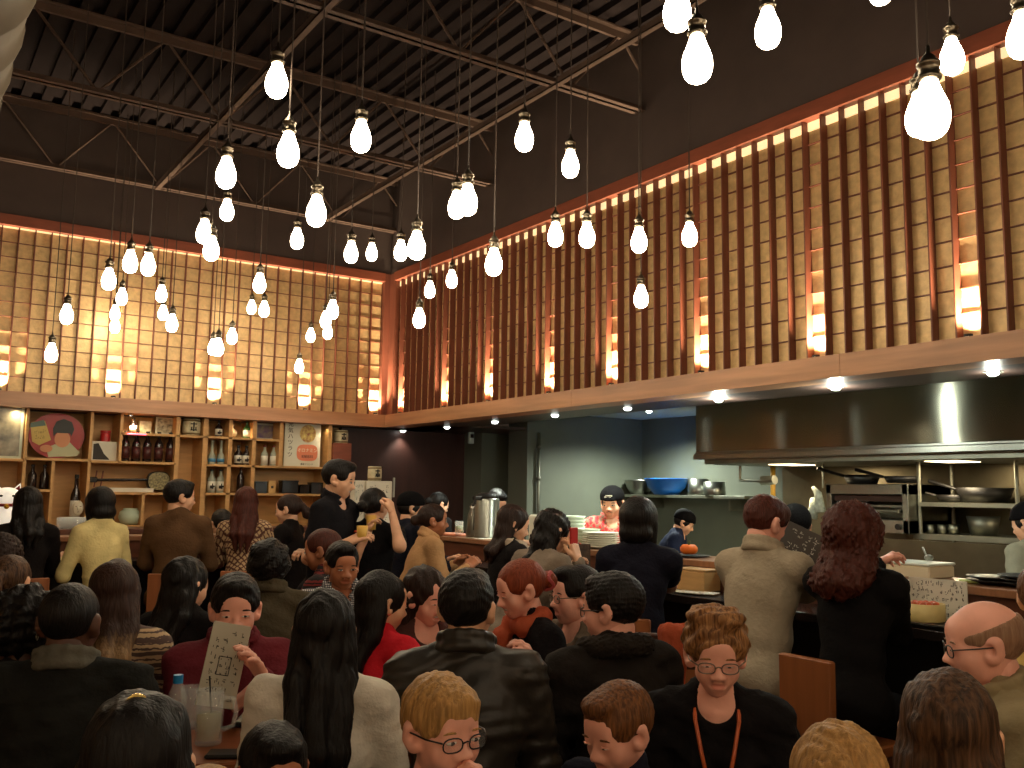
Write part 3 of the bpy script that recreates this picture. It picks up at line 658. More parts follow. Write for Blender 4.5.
# reddish post right of the shelves
xw = onY(333, 460, 8.38)[0]; xe = onY(351, 460, 8.38)[0]
struct(MB().box(xw, xe, 8.38, 8.7, 0, sz(342, 443, 8.38)).build('trim_4', wood_frame))
dkglass = mat('dark_bottle_glass', rgb(28, 16, 14), .12, spec=.8)
grglass = mat('green_bottle_glass', rgb(40, 84, 40), .15, spec=.8)
clglass = mat('pale_bottle_glass', rgb(186, 190, 170), .12, trans=.35)
lab_w = mat('label_white', rgb(214, 208, 190), .6); lab_b = mat('label_blue', rgb(70, 130, 170), .5); lab_r = mat('label_red', rgb(130, 26, 30), .5); lab_k = ink; lab_r2 = mat('label_dark_red', rgb(70, 30, 26), .4, noise=.6, nscale=60)
def bottle(px, py, z, rad, h, label, m, lm=None, cap=None, Y=8.52, mark=False, grp=None, sh=.55):
    x = onY(px, py, Y)[0]
    r = empty('bottle', (x, Y, z), 0, label, 'bottle', grp)
    MB().lathe([(rad*.95, 0), (rad, .006), (rad, h*sh), (rad*.9, h*(sh+.07)), (rad*.42, h*(sh+.2)), (rad*.34, h*.95), (rad*.4, h*.955), (rad*.4, h)], n=18).build('glass_body', m, r, smooth=True)
    MB().lathe([(rad*.43, h*.93), (rad*.43, h*1.005), (.0001, h*1.005)], n=14).build('cap', cap or black_m, r)
    if lm is not None:
        MB().lathe([(rad*1.015, h*.1), (rad*1.02, h*.1), (rad*1.02, h*(sh-.06)), (rad*1.015, h*(sh-.06))], n=18).build('paper_label', lm, r, smooth=True)
    if mark:
        bb_ = MB(); zz = h*(sh*.5); q = rad*1.03
        for (a, c0, c1, c2_) in ((-.5, .3, -.12, .12), (.1, .6, -.04, .1), (-.6, -.4, -.1, .1)):
            bb_.box(rad*a, rad*c0 if c0 > a else rad*(a+.25), -q-.0005, -q*.86, zz+c1*h*.8, zz+c2_*h*.8*.4)
        bb_.box(-rad*.12, rad*.12, -q-.0008, -q*.9, zz-h*.12, zz+h*.12).build('brush_mark', lab_w if lm is lab_k else ink, r)
    return r
N5 = ['first', 'second', 'middle', 'fourth', 'last']
for i, px in enumerate((124.5, 135.5, 146.5, 158, 169.5)):
    bottle(px, 460, S['A2'], .036, .265, N5[i]+' from the left of five tall dark bottles below the pink light', dkglass, lab_r2, grp='five tall dark bottles')
bottle(31.5, 488, S['C'], .034, .2, 'left of two black bottles behind the long-haired woman in black', dkglass); bottle(43.5, 488, S['C'], .034, .2, 'right of two black bottles behind the long-haired woman in black', dkglass)
bottle(74, 520, S['J'], .04, .42, 'tall brown bottle with label beside the white mask', dkglass, lab_w)
bottle(133, 433, S['B'], .03, .13, 'short dark bottle with pale label on the top shelf left', dkglass, lab_w)
bottle(218.5, 436, S['E'], .032, .15, 'dark stubby bottle with white label on the top cubby', dkglass, lab_w, mark=True)
bottle(246.5, 436, S['E'], .034, .15, 'green stubby bottle with label on the top cubby', grglass, lab_w, cap=grglass)
bottle(211.5, 463, S['F'], .034, .22, 'left clear bottle with blue label', clglass, lab_b, clglass, sh=.3); bottle(220.5, 463, S['F'], .034, .22, 'right clear bottle with blue label', clglass, lab_b, clglass, sh=.3)
bottle(237.8, 464, S['F'], .035, .18, 'left dark bottle with bold white label in the middle cubby', dkglass, lab_w, mark=True); bottle(245.8, 464, S['F'], .035, .18, 'right dark bottle with bold white label in the middle cubby', dkglass, lab_w, mark=True)
bottle(264, 465, S['F'], .032, .19, 'left pale bottle with red cap', clglass, lab_w, lab_r); bottle(273, 465, S['F'], .032, .19, 'right pale bottle with red cap', clglass, lab_w, lab_r)
bottle(211, 491, S['G'], .036, .21, 'left white bottle with black brush mark on the third shelf', clglass, lab_w, mark=True); bottle(220, 491, S['G'], .036, .21, 'right white bottle with black brush mark on the third shelf', clglass, lab_w, mark=True)
bottle(240, 492, S['G'], .034, .25, 'slim black bottle alone in the third shelf cubby', dkglass, None)
def boxth(name, px0, px1, py0, z, label, m, cat, dep=.1, Y=8.5, parts=None):
    a, c = onY(px0, 470, Y)[0], onY(px1, 470, Y)[0]; h = onY((px0+px1)/2, py0, Y)[2]-z
    r = empty(name, ((a+c)/2, Y, z+.0005), 0, label, cat); w = (c-a)/2
    MB().bbox(-w, w, 0, dep, 0, h, .003).build('box_body', m, r)
    return r, w, h
lacq = mat('black_lacquer', rgb(18, 14, 14), .25)
for px0, px1, py, lb in ((256, 268, 483, 'black lacquer box left of the beige tea box'), (283, 299, 482, 'large black lacquer box on the third shelf'), (301, 310, 486, 'small black box in the middle of the third shelf'), (312, 326, 484, 'black box beside the waiter')):
    r, w, h = boxth('lacquer_box', px0, px1, py, S['G'], lb, lacq, 'box'); MB().bbox(-w-.003, w+.003, -.003, .103, h+.0005, h+.014, .002).build('lid', lacq, r)
r, w, h = boxth('tea_box', 269.5, 276.5, 481, S['G'], 'upright beige box with dark mark on the third shelf', mat('beige_card', rgb(196, 156, 96), .6), 'box'); MB().box(-.012, .012, -.0015, 0, h*.4, h*.6).build('printed_mark', ink, r)
def barrel(px, py, z, rad, h, label, Y=8.52):
    x = onY(px, py, Y)[0]; r = empty('sake_barrel', (x, Y, z+.001), 0, label, 'barrel', None)
    MB().lathe([(rad*.92, 0), (rad, h*.3), (rad, h*.7), (rad*.92, h), (.0001, h)], n=22).build('straw_body', mat('straw_wrap', rgb(196, 184, 150), .7, noise=.25, nscale=30), r, smooth=True)
    for zz in (.12, .88): MB().lathe([(rad*.97, h*zz-.006), (rad*1.03, h*zz), (rad*.97, h*zz+.006)], n=22).build('rope', mat('rope', rgb(120, 100, 66), .8), r)
    bb_ = MB(); q = rad*1.01
    for s in (-1, 1): bb_.box(-rad*.35, rad*.35, -q-.002, -q*.93, h*(.5+s*.18)-.005, h*(.5+s*.18)+.005)
    bb_.box(-.006, .006, -q-.002, -q*.93, h*.25, h*.78).box(-rad*.3, -rad*.3+.01, -q-.002, -q*.9, h*.3, h*.5).box(rad*.3-.01, rad*.3, -q-.002, -q*.9, h*.3, h*.5).build('brush_mark', ink, r); return r
barrel(191, 436, S['B'], .078, .15, 'straw-wrapped sake barrel at the right end of the top shelf')
barrel(341, 442, sz(342, 443, 8.38), .068, .13, 'small grey barrel on the reddish post by the shelves')
# pink light tube
x0, x1 = onY(127, 435, 8.42)[0], onY(146, 435, 8.42)[0]
tag(MB().cyl((x0, 8.41, S['B']-.012), (x1, 8.41, S['B']-.012), .006, n=10).build('neon_tube', mat('pink_neon', rgb(255, 60, 90), emit=3, ecol=(1, .12, .16))), 'short glowing pink light tube above the dark bottles', 'light tube')
# framed picture, clear pack, red jar, cards
def picture(px0, px1, py0, py1, Y, label, frame, ground, cat='picture', z=None, mats=None):
    a, c = onY(px0, 440, Y)[0], onY(px1, 440, Y)[0]; z1 = onY((px0+px1)/2, py0, Y)[2]; z0 = z if z is not None else onY((px0+px1)/2, py1, Y)[2]
    r = empty('framed_picture', ((a+c)/2, Y, z0+.0005), 0, label, cat); w = (c-a)/2; h = z1-z0; t = min(w, h)*.16
    MB().box(-w, w, 0, .015, 0, t).box(-w, w, 0, .015, h-t, h).box(-w, -w+t, 0, .015, t, h-t).box(w-t, w, 0, .015, t, h-t).build('frame', frame, r)
    MB().box(-w+t, w-t, .005, .012, t, h-t).build('print', ground, r); return r, w, h, t
lt = mat('frame_pale', rgb(176, 172, 150), .4); dk = mat('print_dark', rgb(60, 52, 40), .6, noise=.9, nscale=30, c2=rgb(190, 180, 150))
picture(155, 174, 417.5, 434, 8.55, 'small framed black and white print on the top shelf', lt, dk, z=S['B'])
picture(255, 277, 423.5, 439, 8.6, 'small picture of purple grapes in the top right cubby', lt, mat('grape_print', rgb(120, 110, 80), .6, noise=.8, nscale=18, c2=rgb(80, 60, 110)), z=S['H'])
r, w, h, t = picture(-12, 22.5, 405, 457, 8.45, 'tall framed poster at the far left shelf end', mat('poster_mount', rgb(160, 170, 150), .3), mat('poster_print', rgb(120, 112, 90), .15, noise=.7, nscale=9, c2=rgb(50, 48, 40)), 'poster', z=S['L'])
r, w, h = boxth('photo_card', 90.5, 118, 441.5, S['A2'], 'white card with a dark figure below the red jar', mat('card_white', rgb(205, 200, 182), .6), 'card', dep=.01)
b = MB(); poly = [(-.9, .05), (-.9, .85), (-.55, .9), (-.3, .6), (-.1, .35), (.25, .12), (.3, .05)]
T = Matrix(((1, 0, 0, 0), (0, 0, 1, 0), (0, 1, 0, 0), (0, 0, 0, 1)))
b.prism([(x*w, z*h) for x, z in poly], -.0015, 0, T=T).build('figure_print', mat('print_ink', rgb(48, 44, 40), .7), r)
x = onY(106, 440, 8.52)[0]; zc = onY(105, 441.5, 8.5)[2]
r = empty('red_jar', (x, 8.56, S['A2']+.0), 0, 'red tin standing behind the white card', 'tin'); MB().lathe([(.04, 0), (.04, zc-S['A2']+.07), (.036, zc-S['A2']+.075), (.0001, zc-S['A2']+.075)], n=18).build('tin_body', mat('red_tin', rgb(168, 34, 34), .4), r, smooth=True)
MB().lathe([(.042, zc-S['A2']+.076), (.042, zc-S['A2']+.095), (.0001, zc-S['A2']+.095)], n=18).build('lid', mat('red_tin', rgb(168, 34, 34)), r)
boxth('clear_pack', 137, 149, 421, S['B'], 'crumpled clear packet on the top shelf right of the short bottle', mat('packet', rgb(190, 176, 140), .3, noise=.4, nscale=30), 'packet', dep=.06, Y=8.56)
x = onY(232, 436, 8.55)[0]; r = empty('glass_decanter', (x, 8.55, S['E']), 0, 'round clear decanter between the stubby bottles', 'decanter')
MB().lathe([(.03, 0), (.05, .03), (.045, .06), (.016, .085), (.014, .11), (.018, .125)], n=18).build('glass_body', mat('smoky_glass', rgb(160, 140, 110), .1, trans=.4), r, smooth=True); MB().ell((0, 0, .135), (.016, .016, .016)).build('stopper', glass_m, r, smooth=True)
# round red sign with a figure
a, c = onY(28, 440, 8.5)[0], onY(85, 440, 8.5)[0]; rad = (c-a)/2; z0 = S['A']; rs = empty('round_sign', ((a+c)/2, 8.52, z0+.001), 0, 'round red advertising sign of a dark-haired figure holding a pack', 'sign')
RZ = min(rad, (ZB0-.02-z0)/2*1.0)
n = 40; disc = [(rad*.99*math.cos(2*math.pi*i/n), RZ+RZ*.99*math.sin(2*math.pi*i/n)) for i in range(n)]
MB().prism(disc, 0, .012, T=T).build('disc', mat('sign_red', rgb(150, 30, 28), .4), rs)
def flat(name, pts, y, m, parent, sc=1, th=.002):
    return MB().prism(pts, y-th, y, T=T).build(name, m, parent)
def ell2(cx_, cz, rx, rz_, n=24, a0=0, a1=2*math.pi): return [(cx_+rx*math.cos(a0+(a1-a0)*i/n), cz+rz_*math.sin(a0+(a1-a0)*i/n)) for i in range(n)]
flat('robe', [(x*rad, z*RZ) for x, z in ((-.25, .06), (.75, .12), (.85, .3), (.45, .75), (.2, .55), (-.05, .62), (-.35, .45))], -.001, mat('sign_robe', rgb(176, 176, 140), .5), rs)
flat('face', ell2(.2*rad, .85*RZ, .28*rad, .36*RZ), -.0035, mat('sign_face', rgb(196, 132, 92), .5), rs)
flat('hair_shape', [(x*rad, z*RZ) for x, z in ((-.12, .95), (-.16, 1.3), (-.05, 1.62), (.2, 1.75), (.5, 1.62), (.6, 1.3), (.52, 1.0), (.45, 1.12), (-.02, 1.12))], -.006, mat('sign_black', rgb(34, 34, 32), .5), rs)
flat('held_pack', [(x*rad, z*RZ) for x, z in ((-.85, .7), (-.95, 1.45), (-.45, 1.62), (-.2, .8), (-.6, .55))], -.006, mat('sign_pack', rgb(188, 160, 84), .5), rs)
flat('pack_top', [(x*rad, z*RZ) for x, z in ((-.95, 1.3), (-.95, 1.5), (-.5, 1.66), (-.42, 1.42))], -.0085, mat('sign_teal', rgb(84, 104, 92), .5), rs)
flat('hand_shape', ell2(-.35*rad, .42*RZ, .22*rad, .16*RZ), -.0085, mat('sign_face', rgb(196, 132, 92)), rs)
scribbles(rs, -.8*rad, -.4*rad, .8*RZ, 1.25*RZ, 2, 3, -.009, ink, 5, name='pack_writing')
# drink poster
a, c = onY(284.5, 440, 8.5)[0], onY(320.5, 440, 8.5)[0]; w = (c-a)/2; z1 = onY(302, 422, 8.5)[2]; h = z1-S['I']
ps = empty('drink_poster', ((a+c)/2, 8.5, S['I']+.001), 0, 'white drink poster with vertical black lettering and a pink oval', 'poster')
MB().box(-w, w, 0, .01, 0, h).build('board', mat('poster_white', rgb(206, 204, 184), .5), ps)
for i, ch in enumerate('元気ハツラツ'): text(ch, h*.125, ps, (-w*.68, -.002, h*(.93-i*.135)), (R(90), 0, 0), ink)
flat('fruit_print', ell2(w*.28, h*.74, w*.45, h*.2), -.001, mat('poster_yellow', rgb(206, 190, 110), .6, noise=.5, nscale=30, c2=rgb(150, 90, 70)), ps)
n = 28; pts = []
for i in range(n):
    t = 2*math.pi*i/n; ce, se = math.cos(t), math.sin(t); pts.append((w*.27+w*.58*abs(ce)**.6*(1 if ce > 0 else -1), h*.31+h*.185*abs(se)**.6*(1 if se > 0 else -1)))
flat('pink_oval', pts, -.003, mat('poster_pink', rgb(214, 126, 92), .5), ps)
text('オロナミン', h*.095, ps, (w*.27, -.006, h*.36), (R(90), 0, 0), mat('poster_cream', rgb(230, 220, 190), .6)); text('炭酸飲料', h*.07, ps, (w*.27, -.006, h*.22), (R(90), 0, 0), ink)
text('健康ドリンク', h*.05, ps, (w*.27, -.002, h*.05), (R(90), 0, 0), ink)
# long lute lying on its shelf, with white fan card
Y = 8.55; zb = S['D']
L = lambda px, py: onY(px, py, Y)
r = empty('snakeskin_lute', (L(158, 483)[0], Y, 0), 0, 'long-necked snakeskin lute lying on the middle shelf', 'lute')
xo = L(158, 483)[0]; bod = MB(); zc = zb+.10
pts = []
for i in range(28):
    t = 2*math.pi*i/28; ce, se = math.cos(t), math.sin(t); pts.append((.098*abs(ce)**.75*(1 if ce > 0 else -1), zc+.085*abs(se)**.75*(1 if se > 0 else -1)))
bod.prism(pts, -.03, .03, T=T).build('sound_box', lacq, r, bevel=.006); 
MB().prism([(x*.9, zc+(z-zc)*.9) for x, z in pts], -.034, -.03, T=T).build('skin_face', mat('snake_skin', rgb(150, 140, 96), .5, noise=.7, nscale=60, c2=rgb(60, 54, 36)), r)
xn = L(97, 480)[0]-xo; zn = L(97, 480)[2]
MB().tube([(-.09, 0, zc+.01), (xn, 0, zn)], .012, n=8).build('neck', lacq, r); MB().bbox(xn-.07, xn, -.02, .02, zn-.02, zn+.025, .006).build('head_stock', lacq, r)
for dx in (-.02, .03): MB().cyl((xn+dx, 0, zn-.06), (xn+dx+.015, 0, zn+.08), .006).build('tuning_peg', wood_dark, r)
o = MB().box(-.2, .2, 0, .004, 0, .035).build('paper_strip', lab_w, None, (L(128, 490)[0], 8.50, S['D']+.002)); tag(o, 'narrow white strip standing below the lute', 'paper strip')
# celadon pot, mask
x = onY(130, 522, 8.56)[0]; r = empty('celadon_pot', (x, 8.56, S['J']+.001), 0, 'round pale green pot on the lowest shelf right of the yellow shirt', 'pot')
MB().lathe([(.045, 0), (.08, .02), (.098, .065), (.088, .11), (.06, .13), (.062, .14), (.055, .14), (.05, .12)], n=26).build('pot_body', green_c, r, smooth=True)
x = onY(78, 508, 8.46)[0]; zz = onY(78, 508, 8.46)[2]; r = empty('white_mask', (x, 8.46, zz), 0, 'white face mask hanging beside the tall brown bottle', 'mask')
MB().ell((0, 0, 0), (.042, .02, .062), 20, 14).ell((0, -.02, -.005), (.007, .008, .016), 8, 6).build('mask_face', mat('mask_white', rgb(205, 196, 170), .5), r, smooth=True)
MB().ell((-.016, -.018, .014), (.009, .004, .003), 8, 6).ell((.016, -.018, .014), (.009, .004, .003), 8, 6).ell((0, -.019, -.032), (.01, .004, .003), 8, 6).build('painted_features', mat('mask_ink', rgb(100, 60, 50), .6), r)
# drinking glasses standing in rows on the back worktop
k = 0
for row in range(2):
    for j in range(7):
        px = 60+j*4.3+row*2; x = onY(px, 528, 8.08+row*.12)[0]
        g = glass(x, 8.08+row*.12, 1.2605, .026, .031, .09, 'clear tumbler %s row, %s, left of the yellow shirt' % (('front', 'back')[row], ('leftmost', 'second from left', 'third from left', 'middle', 'third from right', 'second from right', 'rightmost')[j]), None, grp='clear tumblers drying by the shelves')
bw = empty('shelf_worktop', (0, 8.0, 0), 0, 'low wooden worktop in front of the bottle shelves', 'worktop'); MB().box(XL+.02, 3.4, 0, .41, 1.22, 1.26).build('top', bar_wood, bw, bevel=.004); MB().box(XL+.02, 3.38, .04, .41, 0, 1.22).build('cabinet', bar_wood, bw)
# beckoning cat figure
p = onY(7, 498, 8.15); zc_ = p[2]
r = empty('beckoning_cat', (p[0], p[1], 1.2605), R(-5), 'glossy white beckoning cat figure with red ears at the far left', 'figurine')
catw = mat('cat_white_glow', rgb(240, 236, 224), .25, emit=.35, ecol=(1, .9, .75))  # slight emission puts the overexposed glow into the white
MB().ell((0, 0, .10), (.10, .08, .12), 20, 14).ell((0, -.02, .245), (.105, .085, .075), 20, 14).ell((-.12, -.02, .22), (.025, .03, .07), 10, 8).build('body', catw, r, smooth=True)
for s in (-1, 1):
    MB().add([(s*.03, -.02, .30), (s*.095, -.02, .275), (s*.085, -.02, .355), (s*.06, .03, .29)], [(0, 1, 2), (1, 3, 2), (3, 0, 2), (0, 3, 1)]).build('ear', catw, r)
    MB().add([(s*.045, -.026, .302), (s*.087, -.026, .286), (s*.08, -.024, .338)], [(0, 1, 2), (2, 1, 0)]).build('ear_inside', lab_r, r)
    MB().ell((s*.04, -.096, .255), (.014, .006, .009), 8, 6).build('eye', ink, r)
MB().tube([(.075*math.cos(t), -.02+.065*math.sin(t), .185) for t in np.linspace(0, 2*math.pi, 20)[:-1]], .012, closed=True).build('collar', lab_r, r); MB().ell((0, -.1, .175), (.02, .02, .02), 10, 8).build('bell', mat('gold_bell', rgb(200, 150, 40), .3, metal=.8), r)
# white menu boxes with barrel on the ledge behind the waiter
Y = 7.4
def menu_board(px0, px1, py, label, seed):
    a, c = onY(px0, 490, Y)[0], onY(px1, 490, Y)[0]; w = (c-a)/2; h = onY((px0+px1)/2, py, Y)[2]-ZL
    r = empty('menu_board', ((a+c)/2, Y, ZL), 0, label, 'menu board'); MB().bbox(-w, w, 0, .10, 0, h, .004).build('board', lab_w, r)
    scribbles(r, -w*.8, w*.8, h*.75, h*.93, 2, 5, -.001, ink, seed, name='heading'); scribbles(r, -w*.8, w*.8, h*.1, h*.7, 6, 3, -.001, ink, seed+1, name='menu_lines'); return r
menu_board(355, 364.5, 480.5, 'narrow white menu board with black writing right of the waiter', 8); menu_board(366.5, 392, 481, 'wide white menu board carrying the straw barrel', 11)
rb = barrel(374.5, 480, onY(374, 481, Y)[2]+.002, .062, .125, 'straw-wrapped sake barrel on top of the white menu board', Y=Y+.06)
# plates and bowls on the back counter
for px, py, nme, lb in ((70, 551, 'white_bowl', 'white bowl on the counter left of the yellow shirt'), (156, 549, 'white_bowl', 'white bowl on the counter between yellow shirt and brown jacket'), (218, 546, 'white_bowl', 'white bowl on the counter left of the patterned cardigan')):
    p = onZ(px, py, ZC); o = MB().lathe([(.04, 0), (.09, .05), (.086, .05), (.04, .008), (.0001, .008)], n=22).build('white_bowl', white_c, None, (p[0], 7.1, ZC), smooth=True); tag(o, lb, 'bowl')
# ------------------------------------------------------------------ implicit surfaces -> one continuous mesh
def _noise(X, Y, Z, f, seed=0):
    r = np.random.RandomState(seed); o = 0
    q = r.normal(size=(3, 3))*f*.45; w = .55/f
    X, Y, Z = X+w*np.sin(X*q[0][0]+Y*q[0][1]+Z*q[0][2]+1), Y+w*np.sin(X*q[1][0]+Y*q[1][1]+Z*q[1][2]+2), Z+w*np.sin(X*q[2][0]+Y*q[2][1]+Z*q[2][2]+3)
    for i in range(4):
        a = r.normal(size=3)*f*(1+.6*i); o = o+np.sin(X*a[0]+Y*a[1]+Z*a[2]+r.uniform(0, 6))/(1+.5*i)
    return o/2.2
def sdf_mesh(prims, res, k=.03, disp=None, subs=(), final=None):
    """prims: ('e',c,r[,R]) ellipsoid, ('c',a,b,ra,rb) round cone. Smooth union; subs smooth-subtracted. -> verts, quads"""
    lo = np.full(3, 9e9); hi = -lo; bbs = []
    for p in prims:
        if p[0] == 'e':
            rr = np.max(p[2]) if len(p) > 3 else np.asarray(p[2]); a, b_ = np.asarray(p[1])-rr, np.asarray(p[1])+rr
        else: m_ = max(p[3], p[4]); a = np.minimum(p[1], p[2])-m_; b_ = np.maximum(p[1], p[2])+m_
        bbs.append((a-k-res*2, b_+k+res*2)); lo = np.minimum(lo, a); hi = np.maximum(hi, b_)
    lo = lo-res*3-k*.3; hi = hi+res*3+k*.3
    n = np.ceil((hi-lo)/res).astype(int)+1
    ax = [(lo[i]+res*np.arange(n[i])).astype(np.float32) for i in range(3)]
    D = np.full(n, .2, np.float32)
    def sub(bb):
        s = []
        for i in range(3):
            a = max(0, int((bb[0][i]-lo[i])/res)); b_ = min(n[i], int((bb[1][i]-lo[i])/res)+2); s.append(slice(a, max(a, b_)))
        return tuple(s)
    def ev(p, sl):
        X = ax[0][sl[0]][:, None, None]; Y = ax[1][sl[1]][None, :, None]; Z = ax[2][sl[2]][None, None, :]
        if p[0] == 'e':
            X = X-p[1][0]; Y = Y-p[1][1]; Z = Z-p[1][2]; r_ = p[2]
            if len(p) > 3:
                Rm = p[3]; X, Y, Z = (Rm[0][i]*X+Rm[1][i]*Y+Rm[2][i]*Z for i in range(3))
            k0 = np.sqrt((X/r_[0])**2+(Y/r_[1])**2+(Z/r_[2])**2)+1e-6; k1 = np.sqrt((X/r_[0]**2)**2+(Y/r_[1]**2)**2+(Z/r_[2]**2)**2)+1e-6
            return k0*(k0-1)/k1
        a, b_ = np.asarray(p[1], float), np.asarray(p[2], float); d = b_-a; L = d@d+1e-9
        X = X-a[0]; Y = Y-a[1]; Z = Z-a[2]; t = np.clip((X*d[0]+Y*d[1]+Z*d[2])/L, 0, 1)
        return np.sqrt((X-t*d[0])**2+(Y-t*d[1])**2+(Z-t*d[2])**2)-(p[3]+(p[4]-p[3])*t)
    for p, bb in zip(prims, bbs):
        sl = sub(bb); d = ev(p, sl).astype(np.float32); c = D[sl]
        h = np.maximum(k-np.abs(c-d), 0)/k; D[sl] = np.minimum(c, d)-h*h*k*.25
    G = (ax[0][:, None, None], ax[1][None, :, None], ax[2][None, None, :])
    if disp is not None: D = D+disp(*G).astype(np.float32)
    for p in subs:
        kk = .012
        if p[0] == 'h':           # half space: removed where n.(x-c) > 0
            d = -(G[0]-p[1][0])*p[2][0]-(G[1]-p[1][1])*p[2][1]-(G[2]-p[1][2])*p[2][2]; sl = (slice(None),)*3; d = d+0*D
        else:
            rr = np.max(p[2]) if p[0] == 'e' else 0
            bb = (np.asarray(p[1])-rr-.05, np.asarray(p[1])+rr+.05) if p[0] == 'e' else (np.minimum(p[1], p[2])-.1, np.maximum(p[1], p[2])+.1)
            sl = sub(bb); d = ev(p, sl)
        c = D[sl]; d = -d.astype(np.float32); h = np.maximum(kk-np.abs(c-d), 0)/kk
        D[sl] = np.maximum(c, d)+h*h*kk*.25
    D[0] = D[-1] = .1; D[:, 0] = D[:, -1] = .1; D[:, :, 0] = D[:, :, -1] = .1
    S = D < 0
    C8 = [S[i:n[0]-1+i, j:n[1]-1+j, l:n[2]-1+l] for i in (0, 1) for j in (0, 1) for l in (0, 1)]
    any_ = C8[0] | C8[1] | C8[2] | C8[3] | C8[4] | C8[5] | C8[6] | C8[7]; all_ = C8[0] & C8[1] & C8[2] & C8[3] & C8[4] & C8[5] & C8[6] & C8[7]
    act = any_ & ~all_; I = np.argwhere(act)
    if len(I) == 0: return np.zeros((0, 3)), np.zeros((0, 4), int)
    idx = np.full(act.shape, -1, np.int32); idx[act] = np.arange(len(I))
    cv = np.stack([D[I[:, 0]+i, I[:, 1]+j, I[:, 2]+l] for i in (0, 1) for j in (0, 1) for l in (0, 1)], 1)
    cc = np.array([(i, j, l) for i in (0, 1) for j in (0, 1) for l in (0, 1)], float)
    P = np.zeros((len(I), 3)); W = np.zeros(len(I))
    for a in range(8):
        for b_ in range(a+1, 8):
            if abs(cc[a]-cc[b_]).sum() != 1: continue
            da, db = cv[:, a], cv[:, b_]; m_ = (da < 0) != (db < 0); t = np.where(m_, da/(da-db+1e-12), 0)
            P += np.where(m_[:, None], cc[a]+(cc[b_]-cc[a])*t[:, None], 0); W += m_
    V = lo+(I+P/W[:, None])*res
    F = []
    for d_ in range(3):
        e1, e2 = (d_+1) % 3, (d_+2) % 3
        sa = [slice(None)]*3; sb = [slice(None)]*3; sa[d_] = slice(0, -1); sb[d_] = slice(1, None)
        A_, B_ = S[tuple(sa)], S[tuple(sb)]; E = np.argwhere(A_ != B_)
        E = E[(E[:, e1] > 0) & (E[:, e2] > 0) & (E[:, e1] < n[e1]-1) & (E[:, e2] < n[e2]-1)]
        if not len(E): continue
        q = []
        for o1, o2 in ((-1, -1), (0, -1), (0, 0), (-1, 0)):
            c_ = E.copy(); c_[:, e1] += o1; c_[:, e2] += o2; q.append(idx[c_[:, 0], c_[:, 1], c_[:, 2]])
        q = np.stack(q, 1); fl = ~A_[E[:, 0], E[:, 1], E[:, 2]]; q[fl] = q[fl][:, ::-1]; F.append(q[(q >= 0).all(1)])
    return V, np.concatenate(F)
def np_obj(name, parts_, mats_, parent, loc=None):
    """parts_: list of (V, F, material index)"""
    vs = []; fs = []; mi = []; o = 0
    for V, F, m_ in parts_:
        if len(V) == 0: continue
        vs.append(V); fs.append(F+o); mi.append(np.full(len(F), m_) if np.isscalar(m_) else m_); o += len(V)
    if not vs: return None
    V = np.concatenate(vs); F = np.concatenate(fs); mi = np.concatenate(mi)
    me = bpy.data.meshes.new(name); me.vertices.add(len(V)); me.vertices.foreach_set('co', V.astype(np.float32).ravel())
    me.loops.add(F.size); me.loops.foreach_set('vertex_index', F.astype(np.int32).ravel())
    me.polygons.add(len(F)); me.polygons.foreach_set('loop_start', np.arange(len(F), dtype=np.int32)*4)
    me.polygons.foreach_set('loop_total', np.full(len(F), 4, np.int32))
    me.polygons.foreach_set('material_index', mi.astype(np.int32)); me.polygons.foreach_set('use_smooth', np.ones(len(F), bool))
    for m_ in mats_: me.materials.append(m_)
    me.update(); me.validate(); ob = bpy.data.objects.new(name, me); col.objects.link(ob); ob.parent = parent
    if loc is not None: ob.location = loc
    return ob

